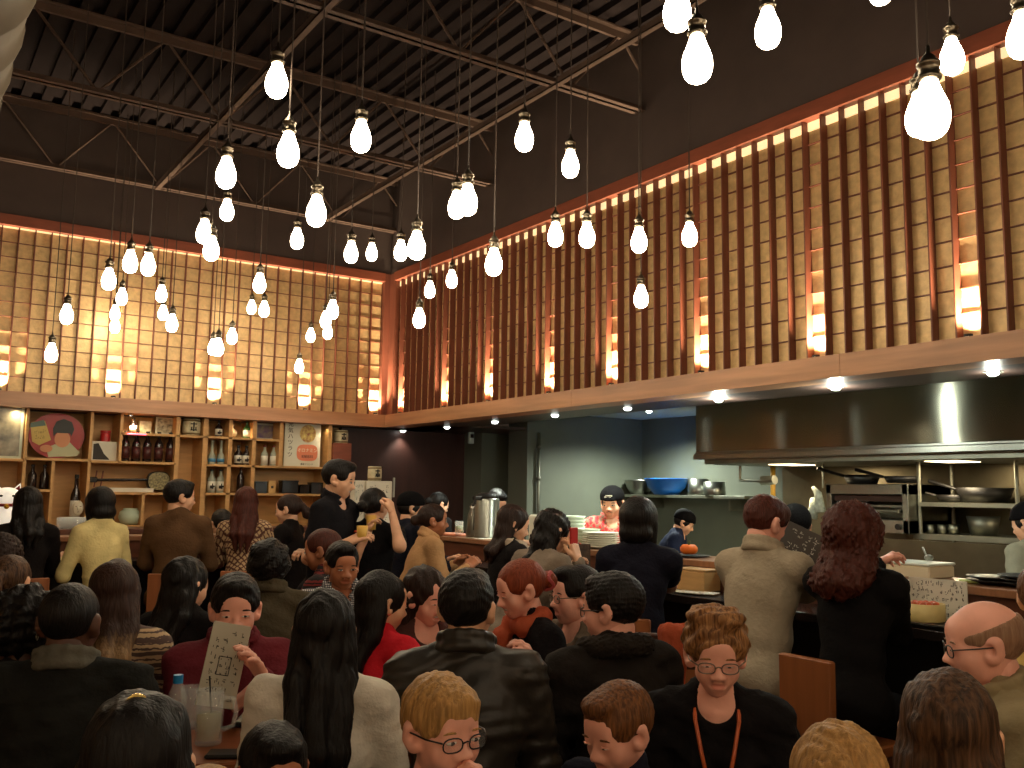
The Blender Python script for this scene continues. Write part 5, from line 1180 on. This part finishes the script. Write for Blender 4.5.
# far bar
person(29, 486, 6.0, -8, 'person in black with long straight black hair at the far left bar end', 'long', sex='f', kind='stool', L=.30, hp=14, bulk=0.9)
person(101, 488, 6.25, -25, 'person in a pale yellow shirt at the bar, seen from behind, head bowed left', 'bob', sex='m', top=cloth('yellow_cotton', rgb(224, 204, 142)), kind='stool', hp=18, lean=14, hscale=.95, trousers=cloth('pale_trousers', rgb(150, 130, 80)), bulk=0.82)
person(181, 479, 6.5, 12, 'man in a brown jacket at the bar, head turned to the right', 'spiky', skin='asian', top=cloth('brown_jacket', rgb(92, 66, 44)), topname='jacket', kind='stool', hy=62, hp=4, bulk=0.98)
person(222, 510, 7.72, 150, 'staff person bent low behind the bar between the brown jacket and the patterned cardigan', 'short', kind='stand', lean=35, hp=40, eyes=0)
person(247, 486, 6.75, 8, 'woman in a cream patterned cardigan with long reddish-brown hair, seen from behind at the bar', 'long', 'red', sex='f', top=cloth('zig_cardigan', rgb(196, 164, 124), 'zig', c2=rgb(92, 52, 40)), topname='cardigan', kind='stool', L=.38, lean=6, bulk=0.9)
person(289, 493, 7.05, -70, 'woman in black with a dark ponytail facing left at the bar, partly behind the waiter', 'pony', 'darkbrown', sex='f', kind='stool', L=.3, hp=8)
badge = mat('badge_red', rgb(190, 60, 40), .5)
def waiter_x(i):
    T = i['T']; p = T(-.075, .125, .70); MB().box(p[0]-.02, p[0]+.02, p[1]-.006, p[1]+.004, p[2]-.006, p[2]+.006).build('chest_badge', badge, i['root'])
    cup_in(1, mat('yellow_cup', rgb(222, 176, 84), .4), 'yellow paper cup held by the standing waiter')(i)
person(340, 458, 5.7, 120, 'young waiter in a black polo shirt, standing and smiling down to the right', 'short', sex='m', top=cloth('black_polo', rgb(26, 24, 28)), topname='polo_shirt', sleeve='short', kind='stand', hp=12, hy=-12, smile=1, lean=8, collar=True, rh=(350, 541, 5.45, 0), lh=(312, 552, 5.6, 0), extras=waiter_x)
def phone_x(i):
    W_ = i['arms'][1][2]; p = W_+np.array([0, .02, .09]); MB().box(p[0]-.004, p[0]+.004, p[1]-.01, p[1]+.01, p[2], p[2]+.12).build('pen', mat('pen_grey', rgb(150, 150, 140), .4), i['root'])
    cup_in(-1, mat('yellow_cup', rgb(222, 176, 84), .4), 'yellow paper cup held behind by the staff member in black')(i)
person(375, 487, 5.9, 20, 'staff member in a black t-shirt with a dark bun, raising a pen in one hand', 'bun', sex='f', top=cloth('black_tee', rgb(22, 20, 22)), topname='t_shirt', sleeve='short', kind='stand', hp=0, hy=18, rh=(392, 512, 5.7, 0), lh=(366, 536, 5.75, 0), extras=phone_x, curlR=70)
person(412, 491, 6.6, 82, 'person in a dark cap and dark shirt facing right behind the tan jacket', 'cap', sex='m', top=cloth('navy_dark', rgb(26, 28, 40)), kind='stool', hp=6, hscale=.92)
person(439, 491, 8.6, 60, 'staff person with dark hair at the bar corner behind the profile woman', 'bun', sex='f', kind='stand', hp=15)
person(434, 503, 6.3, 74, 'woman in a tan jacket with hair tied back, in profile facing right', 'bun', 'darkbrown', 'tan', sex='f', top=cloth('tan_jacket', rgb(190, 146, 102)), topname='jacket', kind='stool', lean=20, hp=2, hy=14, collar=True)
person(497, 488, 8.1, 150, 'dark-haired staff person behind the coffee urn', 'short', kind='stand', hp=30, lean=12, eyes=0)
person(514, 504, 5.7, 70, 'woman in a black coat and pale scarf with long dark hair, facing right', 'long', 'darkbrown', sex='f', top=cloth('black_coat', rgb(28, 24, 24)), topname='coat', kind='stool', lean=12, hp=16, hy=10, L=.28, extras=scarf(cloth('pale_scarf', rgb(180, 160, 140)), drop=.1))
def red_phone(i):
    W_ = i['arms'][1][2]; E_ = i['arms'][1][1]; d = (W_-E_)/np.linalg.norm(W_-E_); p = W_+d*.08+np.array([0, 0, .03]); wp = Vector(i['root'].location)+Matrix.Rotation(i['root'].rotation_euler.z, 3, 'Z') @ Vector(p)
    o = MB().bbox(-.035, .035, -.005, .005, -.06, .06, .003).build('mobile_phone', mat('red_phone', rgb(190, 40, 40), .3), None, wp, R(20)); tag(o, 'red mobile phone in the hand of the grey-blazer woman', 'phone')
person(553, 509, 4.9, 50, 'woman in a grey blazer with long wavy black hair leaning over the bar', 'wavy', 'black', sex='f', top=cloth('grey_blazer', rgb(132, 118, 104)), topname='blazer', kind='stool', lean=34, hp=22, hy=10, L=.30, rh=(578, 560, 4.8, 0), lh=(566, 572, 5.1, 0), extras=red_phone)
def chef_x(i):
    b_ = MB(); Mh = Matrix([list(i['Rh'][j]*i['hs'])+[i['hc'][j]] for j in range(3)]+[[0, 0, 0, 1]])
    b_.tube([np.array(Mh @ Vector((x, .0895-.25*x*x/.03, -.044-abs(x)*.25))) for x in (-.024, -.012, 0, .012, .024)], [.0015, .0035, .003, .0035, .0015], n=6).build('moustache', HAIRC['black'], i['root'])
    b_ = MB()
    for x0, x1, z0, z1 in ((-.03, .02, .073, .079), (-.02, .03, .062, .068), (-.03, -.022, .068, .079), (.02, .028, .060, .070)): b_.box(x0, x1, .086, .0955, z0, z1, Mh @ Matrix.Rotation(R(0), 4, 'X'))
    b_.build('cap_emblem', lab_w, i['root'])
person(612, 485, 7.0, 178, 'chef in a red patterned shirt and black cap with white emblem behind the counter', 'cap', skin='asian', sex='m', top=cloth('red_pattern', rgb(206, 44, 48), 'zig', c2=rgb(150, 110, 90)), kind='stand', hp=10, hy=18, lh='table', rh='table', extras=chef_x, collar=True, lids=.4)
person(639, 498, 4.6, 12, 'woman with a sleek black bob in a navy short-sleeved top, seen from behind', 'bob', sex='f', top=cloth('navy_tee', rgb(26, 26, 38)), topname='t_shirt', sleeve='short', kind='stool', hp=10, hy=6, rh=(664, 590, 4.95, 0), bulk=1.0)
person(684, 509, 8.2, 95, 'kitchen worker in a dark cap and navy shirt bending to the right', 'cap', sex='m', top=cloth('navy_work', rgb(30, 38, 62)), kind='stand', hp=25, lean=30, hscale=.9)
def strap(i): pass
person(766, 493, 4.05, 32, 'man in a beige sweater with brown hair sitting on a stool, reading a menu', 'fringe', 'red', 'pink', sex='m', top=cloth('beige_sweater', rgb(172, 158, 136)), topname='sweater', kind='stool', lean=12, hp=18, hy=22, bulk=1.02, rh=(806, 590, 4.35, 0), lh=(786, 575, 4.3, 0), trousers=cloth('denim', rgb(44, 50, 64)), collar=True)
person(795, 504, 5.4, 175, 'kitchen worker in a dark cap and blue shirt behind the menu readers', 'cap', sex='m', top=cloth('blue_work', rgb(84, 104, 128)), kind='stand', hp=30, lean=12, eyes=0)
def neck_chain(i):
    T = i['T']; MB().tube([T(.1*math.sin(a), -.02-.07*math.cos(a), 1.0-.02*math.cos(a)) for a in np.linspace(-1.6, 1.6, 12)], .006, n=6).build('necklace', mat('copper_beads', rgb(170, 90, 50), .35, metal=.5), i['root'])
person(854, 502, 3.62, 22, 'woman in a black top with big curly reddish-brown hair on a wooden stool', 'curlylong', 'red', 'pink', sex='f', top=cloth('black_top', rgb(18, 16, 17)), kind='stool', lean=10, hp=8, hy=12, L=.24, bulk=0.95, rh=(884, 606, 3.85, 0), lh=(888, 560, 4.05, 0), extras=neck_chain, trousers=cloth('black_skirt', rgb(20, 20, 24)))
person(1029, 500, 5.4, -60, 'kitchen worker in grey at the right picture edge, dark cap', 'cap', sex='m', top=cloth('grey_tee', rgb(150, 150, 132)), topname='t_shirt', kind='stand', hp=12)
person(1046, 560, 3.1, 20, 'person in a pale yellow shirt cut by the right picture edge', 'short', 'brown', 'fair', sex='m', top=cloth('cream_shirt', rgb(214, 180, 110)), kind='stool', bulk=1.1)
# middle tables
person(12, 553, 4.0, 25, 'woman with a light brown ponytail at the left picture edge', 'pony', 'lbrown', 'fair', sex='f', kind='seat', L=.3, hp=10)
person(2, 533, 5.0, 0, 'dark-haired person far behind at the left picture edge, top of head only', 'curly', 'darkbrown', sex='m')
person(24, 586, 2.95, -30, 'person with thick curly black hair beside the man in the dark jacket', 'curly', 'black', 'dark', sex='f', top=cloth('charcoal_knit', rgb(32, 26, 26)), hp=8)
def earring(i):
    p = i['H'](np.array([[-.088, -.004, -.034]]))[0]; MB().tube([p+np.array([0, .012*math.cos(a), .012*math.sin(a)]) for a in np.linspace(0, 6.28, 12)[:-1]], .0016, n=5, closed=True).build('earring', steel, i['root'])
person(73, 579, 2.75, 14, 'broad man in a dark jacket with grey collar, short black hair, back to the camera', 'buzz', 'black', 'dark', sex='m', top=cloth('dark_wool', rgb(32, 32, 30)), topname='jacket', bulk=1.1, hp=6, hy=8, collar=cloth('grey_collar', rgb(96, 92, 82)), lean=10, extras=earring, trousers=cloth('dark_denim', rgb(30, 30, 38)))
person(117, 559, 3.4, 18, 'woman with long brown hair fading to blond tips in a cream patterned sweater', 'long', hair_mat('ombre_hair', rgb(62, 40, 32), tip=(rgb(190, 150, 102), 1.15)), 'fair', sex='f', top=cloth('band_sweater', rgb(196, 166, 128), 'band', c2=rgb(84, 62, 56)), topname='sweater', L=.34, hp=8, hy=-8, bulk=1.0, )
person(188, 556, 3.95, 30, 'woman with long straight black hair behind the man in burgundy', 'long', 'black', 'asian', sex='f', L=.36, hp=8, hy=20, sleeve='short')
def menu_x(i):
    # tall laminated menu sheet held in front of the face
    c_ = i['TW'](at(224, 664, 2.93)); r_ = empty('menu_sheet', tuple(Vector(i['root'].location)+Matrix.Rotation(i['root'].rotation_euler.z, 3, 'Z') @ Vector(c_)), i['root'].rotation_euler.z+R(180), 'tall white menu sheet with black writing held by the man in burgundy', 'menu')
    r_.rotation_euler = (R(-12), R(12), i['root'].rotation_euler.z+R(180)); MB().bbox(-.060, .060, -.002, .002, -.13, .125, .001).build('sheet', mat('laminated_menu', rgb(176, 168, 148), .35), r_)
    scribbles(r_, -.05, .05, -.115, .105, 9, 4, -.003, ink, 21)
    b_ = MB(); [b_.box(*q) for q in ((-.02, .02, -.0035, -.003, .02, .0225), (-.02, .02, -.0035, -.003, -.035, -.0325), (-.02, -.0175, -.0035, -.003, -.035, .02), (.0175, .02, -.0035, -.003, -.035, .02))]; b_.build('seal_mark', ink, r_)
person(237, 572, 3.3, 172, 'man in a burgundy shirt facing the camera and reading a tall menu', 'spiky', 'black', 'pink', sex='m', top=cloth('burgundy_shirt', rgb(112, 42, 50)), bulk=1.02, hp=8, hy=6, lean=8, collar=True, rh=(236, 704, 3.0, 0), lh=(262, 676, 2.98, 0), extras=menu_x, lids=0.5, curlL=20)
person(270, 539, 4.4, 5, 'person with curly dark hair in an olive jacket, back to the camera', 'curly', 'black', 'asian', sex='m', top=cloth('olive_jacket', rgb(76, 68, 52)), topname='jacket', hp=6, bulk=1.05, collar=True, hscale=.9)
person(323, 527, 5.0, -75, 'auburn-haired woman in profile facing left, below the waiter', 'bun', 'red', 'tan', sex='f', top=cloth('red_black_top', rgb(120, 34, 30), 'band', c2=rgb(20, 16, 16)), hp=8)
person(343, 540, 4.7, 172, 'man in a black and white checked shirt looking down at his table', 'short', 'black', 'tan', sex='m', top=cloth('check_shirt', rgb(200, 198, 196), 'check', c2=rgb(52, 52, 66)), bulk=1.05, hp=8, hy=-8, lean=14, collar=True, lids=.4)
person(326, 588, 2.62, 14, 'woman with very long straight black hair in a white top, back to the camera', 'long', 'black', 'asian', sex='f', top=cloth('white_blouse', rgb(226, 217, 202), None), topname='blouse', sleeve='half', L=0.5, hp=6, hy=-10, bulk=1.0)
person(384, 570, 3.6, 48, 'woman in a red top with long black hair, turned to the right', 'long', 'black', 'asian', sex='f', top=cloth('red_top', rgb(214, 38, 50)), sleeve='none', L=.40, hp=10, hy=20, )
person(427, 565, 3.7, 160, 'smiling woman with dark brown hair between the red top and the black jacket', 'wavy', 'darkbrown', 'pink', sex='f', top=cloth('mauve_top', rgb(80, 52, 48)), smile=1, hp=12, hy=-22, L=.26, lids=.3)
person(468, 567, 2.85, 4, 'man in a black leather jacket with short black hair, back to the camera', 'short', 'black', 'asian', sex='m', top=mat('black_leather', rgb(46, 40, 34), .42, noise=.3, nscale=7, bump=.5, bscale=14), topname='leather_jacket', bulk=1.08, hp=2, hy=12, lean=10, collar=True, trousers=cloth('dark_denim', rgb(30, 30, 38)))
def redwoman(i):
    scarf(cloth('rust_scarf', rgb(176, 84, 56)), drop=.32)(i)
    W_ = i['arms'][0][2]; E_ = i['arms'][0][1]; p = W_+(E_-W_)*.12; u, v, d = frame_of(W_-E_); MB().tube([p+.031*(u*math.cos(a)+v*math.sin(a)) for a in np.linspace(0, 6.28, 14)[:-1]], .007, n=6, closed=True).build('wristwatch', mat('yellow_watch', rgb(206, 176, 60), .4), i['root'])
    q = i['H'](np.array([[0, -.125, .0]]))[0]; MB().tube([q+np.array([.032*math.cos(a), .012*math.sin(3*a), .032*math.sin(a)]) for a in np.linspace(0, 6.28, 18)[:-1]], .010, n=6, closed=True).build('hair_tie', mat('pink_tie', rgb(170, 70, 70), .6), i['root'])
person(521, 557, 3.62, -112, 'woman with auburn tied hair and a rust scarf, bending to the left with a smile', 'bun', 'auburn', 'pink', sex='f', top=cloth('black_dress', rgb(22, 18, 20)), sleeve='short', lean=22, hp=16, hy=0, smile=1, lh=(536, 668, 3.2, 0), rh=(528, 668, 3.3, 0), extras=redwoman, lids=.3)
person(576, 564, 3.75, -130, 'man with thin glasses facing left, half hidden behind the man in the black coat', 'short', 'black', 'pink', sex='m', top=cloth('grey_hoodie', rgb(110, 96, 82)), glasses=fr_wire, hp=2, hy=18, lids=.7)
def fur(i):
    T = i['T']; P = [('c', tuple(T(.10*math.sin(a), -.01-.085*math.cos(a), 1.0)), tuple(T(.10*math.sin(a+.45), -.01-.085*math.cos(a+.45), 1.0)), .034, .034) for a in np.arange(-2.4, 2.4, .45)]
    V, F = sdf_mesh(P, .006, .02, lambda X, Y, Z: .007*_noise(X, Y, Z, 260, 9)); np_obj('fur_collar', [(V, F, 0)], [cloth('dark_fur', rgb(44, 38, 34))], i['root'])
person(612, 571, 3.15, -28, 'man with dark-rimmed glasses in a black coat with fur collar, turned away to the left', 'spiky', 'black', 'pink', sex='m', top=cloth('black_coat2', rgb(36, 31, 28)), topname='coat', bulk=1.08, glasses=fr_dark, hp=4, hy=-42, extras=fur, lean=12)
def strap_neck(i):
    T = i['T']; b_ = MB()
    for q in (-1, 1): b_.tube([T(q*.066, -.01, 1.02), T(q*.062, .085, .93), T(q*.045, .13, .78), T(q*.025, .155, .62), T(q*.004, .165, .46)], .0055, n=6)
    b_.build('necklace', mat('amber_beads', rgb(196, 92, 44), .35), i['root']); p = T(0, .17, .42); MB().ell(tuple(p), (.016, .008, .03), 10, 8).build('pendant', mat('amber_beads', rgb(196, 92, 44)), i['root'])
person(715, 603, 2.62, 178, 'older woman with curled blond updo, glasses and amber necklace, in black, looking down', 'updo', 'dblond', 'pink', sex='f', top=cloth('black_cardigan', rgb(22, 19, 20)), topname='cardigan', bulk=1.0, glasses=fr_wire, hp=12, hy=-3, lean=10, extras=strap_neck, lids=0.3)
person(982, 595, 2.5, -118, 'balding man with dark-rimmed glasses in a grey shirt, facing left', 'bald', 'grey', 'pink', sex='m', top=cloth('grey_shirt', rgb(150, 134, 102)), bulk=1.05, glasses=fr_dark, hp=8, hy=14, lean=8, collar=True, lids=.35, rh='lap', lh='lap')
# foreground
person(948, 668, 1.72, 6, 'woman with straight light brown hair in the right foreground, top of her head only', 'long', 'lbrown', 'fair', sex='f', L=.34, hp=4)
person(838, 722, 1.6, 0, 'child with blond hair at the bottom edge right of the amber necklace', 'wavy', 'blond', 'fair', sex='c', L=.2, hp=4, seatz=.40)
def chinhand(i): pass
person(443, 671, 2.12, 152, 'blond boy with dark glasses resting his cheek on his hand', 'fringe', 'blond', 'pink', sex='c', top=cloth('teal_shirt', rgb(60, 92, 100)), topname='t_shirt', glasses=fr_dark, hp=4, hy=-6, hscale=1.0, lids=.6, lh='chin', curlL=70, seatz=.42)
def collar_stripe(i):
    T = i['T']; b_ = MB(); b_.tube([T(-.155, .0, .965), T(-.1, .055, .93), T(-.075, .1, .85)], .006, n=6).tube([T(-.175, .01, .945), T(-.12, .07, .9), T(-.09, .11, .82)], .004, n=6).build('jacket_stripe', white_c, i['root'])
person(618, 679, 2.3, -150, 'boy with short brown hair in a striped track jacket looking down', 'short', 'boybrown', 'pink', sex='c', top=cloth('navy_track', rgb(30, 32, 46)), topname='track_jacket', hp=18, hy=14, extras=collar_stripe, eyes=1, lids=.25, seatz=.42, collar=True)
person(276, 720, 2.1, 165, 'child with short black hair at the bottom edge below the white blouse', 'short', 'black', 'tan', sex='c', hp=12, seatz=.38, hscale=.9)
def clip(i):
    pts = [i['H'](np.array([[.02+.045*math.sin(a)-.02, -.055, .0+.125*math.cos(a)]]))[0] for a in np.linspace(-.45, .35, 9)]
    MB().tube(pts, [.003, .005, .006, .0065, .007, .0065, .006, .005, .003], n=6).build('hair_clip', mat('gold_clip', rgb(236, 206, 120), .25, metal=.7), i['root'])
person(143, 690, 1.65, 10, 'woman with dark hair held by a shiny gold clip in the left foreground', 'wavy', 'black', 'asian', sex='f', L=.30, hp=4, extras=clip, hscale=1.05)
person(207, 763, 1.75, 0, 'blond head just peeking over the bottom edge left of the centre', 'short', 'blond', 'fair', sex='c', seatz=.35)

# ------------------------------------------------------------------ stools and tables
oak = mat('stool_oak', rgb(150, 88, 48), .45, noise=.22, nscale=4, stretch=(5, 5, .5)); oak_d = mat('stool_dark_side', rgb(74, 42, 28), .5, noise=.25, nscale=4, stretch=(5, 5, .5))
def stool(x, y, rz, z, label):
    r = empty('bar_stool', (x, y, 0), rz, label, 'stool')
    MB().bbox(-.125, .125, -.19, .17, z-.05, z-.005, .008).build('seat', oak, r)
    MB().bbox(-.112, .112, -.225, -.19, .0, z+.31, .005).build('back_panel', oak, r)
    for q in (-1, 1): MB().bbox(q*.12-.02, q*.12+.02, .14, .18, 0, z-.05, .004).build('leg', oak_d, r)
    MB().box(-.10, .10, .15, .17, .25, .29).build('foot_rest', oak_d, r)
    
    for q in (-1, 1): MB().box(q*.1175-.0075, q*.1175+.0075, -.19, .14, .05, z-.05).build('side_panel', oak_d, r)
    return r
def chair(x, y, rz, z, label, first=[None]):
    r = empty('dining_stool', (x, y, 0), rz, label, 'stool')
    MB().bbox(-.18, .18, -.18, .18, z-.045, z-.005, .008).build('seat', oak, r)
    for qx in (-1, 1):
        for qy in (-1, 1): MB().box(qx*.15-.018, qx*.15+.018, qy*.15-.018, qy*.15+.018, 0, z-.045).build('leg', oak_d, r)
    return r
WHO = {}
for (x, y, rz, base, kind, px) in _seats:
    near_lb = min([(abs(o.location.x-x)+abs(o.location.y-y), o) for o in bpy.data.objects if o.get('category') == 'person'], key=lambda t: t[0])[1]['label']
    lb = ' '.join(('stool under the '+near_lb).split()[:13]).rstrip(',')
    while lb.split()[-1] in ('in', 'a', 'and', 'with', 'the', 'at', 'of', 'his', 'dark', 'by', 'to', 'very', 'her', 'pale', 'long', 'big', 'the'): lb = ' '.join(lb.split()[:-1])
    if kind == 'stool':
        if px in (854, 766): rz = -R(90); x = 2.99; y = {854: 2.225}.get(px, y)
        stool(x, y, rz, base-.02, 'wooden '+lb)
    else: chair(x, y, rz, base-.03, 'plain wooden '+lb)
stool(2.97, 1.50, -R(90), .76, 'empty wooden stool with its back in front of the balding man')
tbl = mat('table_wood', rgb(140, 80, 46), .35, noise=.25, nscale=5, stretch=(1, 6, 1))
def table(cx_, cy_, wx, wy, rz, label, z=.83):
    r = empty('dining_table', (cx_, cy_, 0), rz, label, 'table')
    MB().bbox(-wx, wx, -wy, wy, z-.035, z, .005).build('tabletop', tbl, r)
    for a in (-1, 1):
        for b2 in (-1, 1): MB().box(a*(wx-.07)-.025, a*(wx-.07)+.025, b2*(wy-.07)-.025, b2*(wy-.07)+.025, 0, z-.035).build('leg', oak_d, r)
    return r
def mid_t(px, D): p = at(px, 600, D); return p[0], p[1]
tz = .8305
x, y = mid_t(300, 2.90); TA = table(x, y, .42, .2, -azim(300), 'wooden table with drinks in front of the man in burgundy')
x, y = mid_t(480, 3.30); table(x, y, .27, .15, -azim(480), 'wooden table between the black leather jacket and the rust scarf')
x, y = mid_t(330, 4.15); table(x, y, .3, .16, -azim(330), 'wooden table before the man in the checked shirt')
def onT(px, py, z=tz): return onZ(px, py, z)
p = onT(208, 744)
mug = empty('beer_mug', (p[0], p[1], tz), -azim(208), 'tall clear glass mug with handle and black straw on the left table', 'mug')
MB().lathe([(.036, 0), (.040, .01), (.042, .16), (.0385, .16), (.035, .015), (.0001, .015)], n=24).build('glass_wall', glass_m, mug, smooth=True)
MB().lathe([(.0001, .016), (.034, .016), (.036, .09), (.0001, .09)], n=20).build('drink', mat('pale_drink', rgb(170, 160, 110), .1, alpha=.7), mug, smooth=True)
MB().tube([(.04, 0, .135), (.07, 0, .13), (.078, 0, .09), (.07, 0, .05), (.04, 0, .04)], .0075, n=8).build('handle', glass_m, mug, smooth=True)
MB().cyl((.01, 0, .02), (-.005, 0, .20), .003, n=6).build('straw', black_m, mug)
p = onT(175, 738); wb = empty('water_bottle', (p[0], p[1], tz), 0, 'small clear bottle with a blue cap beside the glass mug', 'bottle')
MB().lathe([(.028, 0), (.03, .01), (.03, .12), (.018, .155), (.013, .17)], n=18).build('bottle_body', glass_m, wb, smooth=True); MB().lathe([(.015, .165), (.015, .19), (.0001, .19)], n=16).build('cap', mat('blue_cap', rgb(30, 130, 190), .4), wb)
p = onT(190, 728); glass(p[0], p[1], tz, .03, .036, .13, 'empty tumbler behind the glass mug')
p = onT(236, 722); dish = empty('square_plate', (p[0], p[1], tz), -azim(236), 'white square plate with fried food on a dark tray on the left table', 'plate')
MB().bbox(-.11, .11, -.08, .08, 0, .012, .004).build('plate_body', black_m, dish); MB().bbox(-.09, .09, -.066, .066, .0125, .02, .003).build('paper_liner', white_c, dish)
b = MB(); rr = random.Random(4)
for i in range(9): b.ell((.02+rr.uniform(-.05, .05), rr.uniform(-.04, .04), .03+rr.uniform(0, .02)), (.02, .014, .012), 8, 6)
b.build('fried_food', mat('fried', rgb(190, 84, 36), .5, noise=.5, nscale=50, c2=rgb(226, 180, 90)), dish, smooth=True)
p = onT(228, 756); o = MB().bbox(-.035, .035, -.06, .06, 0, .012, .004).build('mobile_phone', black_m, None, (p[0], p[1], tz), R(60)); tag(o, 'black phone lying on the left table in front of the plate', 'phone')
p = onT(392, 722); glass(p[0], p[1], tz, .03, .036, .14, 'tall tumbler right of the white blouse')
p = onT(398, 728); o = MB().bbox(-.05, .05, -.04, .04, 0, .006, .002).build('paper_napkin', white_c, None, (p[0], p[1]-.06, tz), R(20)); tag(o, 'folded white napkin by the tumbler right of the white blouse', 'napkin')
p = onT(538, 712); glass(p[0], p[1], tz, .03, .037, .13, 'iced drink glass between the leather jacket and black coat', water)
# chair with a rust scarf over its back, between the black coat and the updo woman
p = at(674, 622, 3.35)
ch = empty('dining_chair', (p[0], p[1], 0), -azim(674), 'dark wooden chair with a rust scarf over its back, behind the blond updo woman', 'chair')
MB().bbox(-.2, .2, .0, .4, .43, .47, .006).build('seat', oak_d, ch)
MB().bbox(-.2, .2, -.03, .0, p[2]-.16, p[2]-.04, .006).build('backrest', oak_d, ch)
for qx in (-1, 1):
    MB().box(qx*.18-.018, qx*.18+.018, -.032, .004, 0, p[2]-.04).build('leg', oak_d, ch); MB().box(qx*.18-.018, qx*.18+.018, .36, .396, 0, .43).build('leg', oak_d, ch)
V, F = sdf_mesh([('c', (-.03, -.05, p[2]-.26), (-.02, -.05, p[2]-.03), .028, .035), ('c', (-.03, -.03, p[2]-.035), (.04, .0, p[2]-.03), .03, .03), ('c', (.03, -.05, p[2]-.04), (.02, -.055, p[2]-.2), .03, .02)], .007, .015, lambda X, Y, Z: .005*_noise(X, Y, Z*.3, 150, 4))
o = np_obj('draped_scarf', [(V, F, 0)], [cloth('rust_scarf', rgb(176, 84, 56))], None, (p[0], p[1], 0)); o.rotation_euler.z = -azim(674); tag(o, 'rust scarf draped over the dark chair back behind the updo woman', 'scarf')
# menu card in the hands of the beige-sweater man, dark with pale lettering
p = at(798, 552, 3.95); mn = empty('dark_menu', tuple(p), -azim(797)+R(-10), 'dark menu card with pale lettering held by the man in the beige sweater', 'menu'); mn.rotation_euler = (R(-20), R(25), -azim(797))
MB().bbox(-.085, .085, -.002, .002, -.11, .11, .001).build('card', mat('dark_menu_card', rgb(62, 50, 38), .4), mn); scribbles(mn, -.065, .065, -.09, .09, 9, 4, -.003, lab_w, 33, name='menu_lines')
p = at(819, 573, 3.95); mn = empty('paper_menu', tuple(p), -azim(819), 'pale menu page with dark writing between the beige sweater and the curly hair', 'menu'); mn.rotation_euler = (R(-35), R(-18), -azim(819))
MB().bbox(-.06, .06, -.002, .002, -.06, .06, .001).build('card', lab_w, mn); scribbles(mn, -.055, .055, -.055, .055, 6, 4, -.003, ink, 35, name='menu_lines')
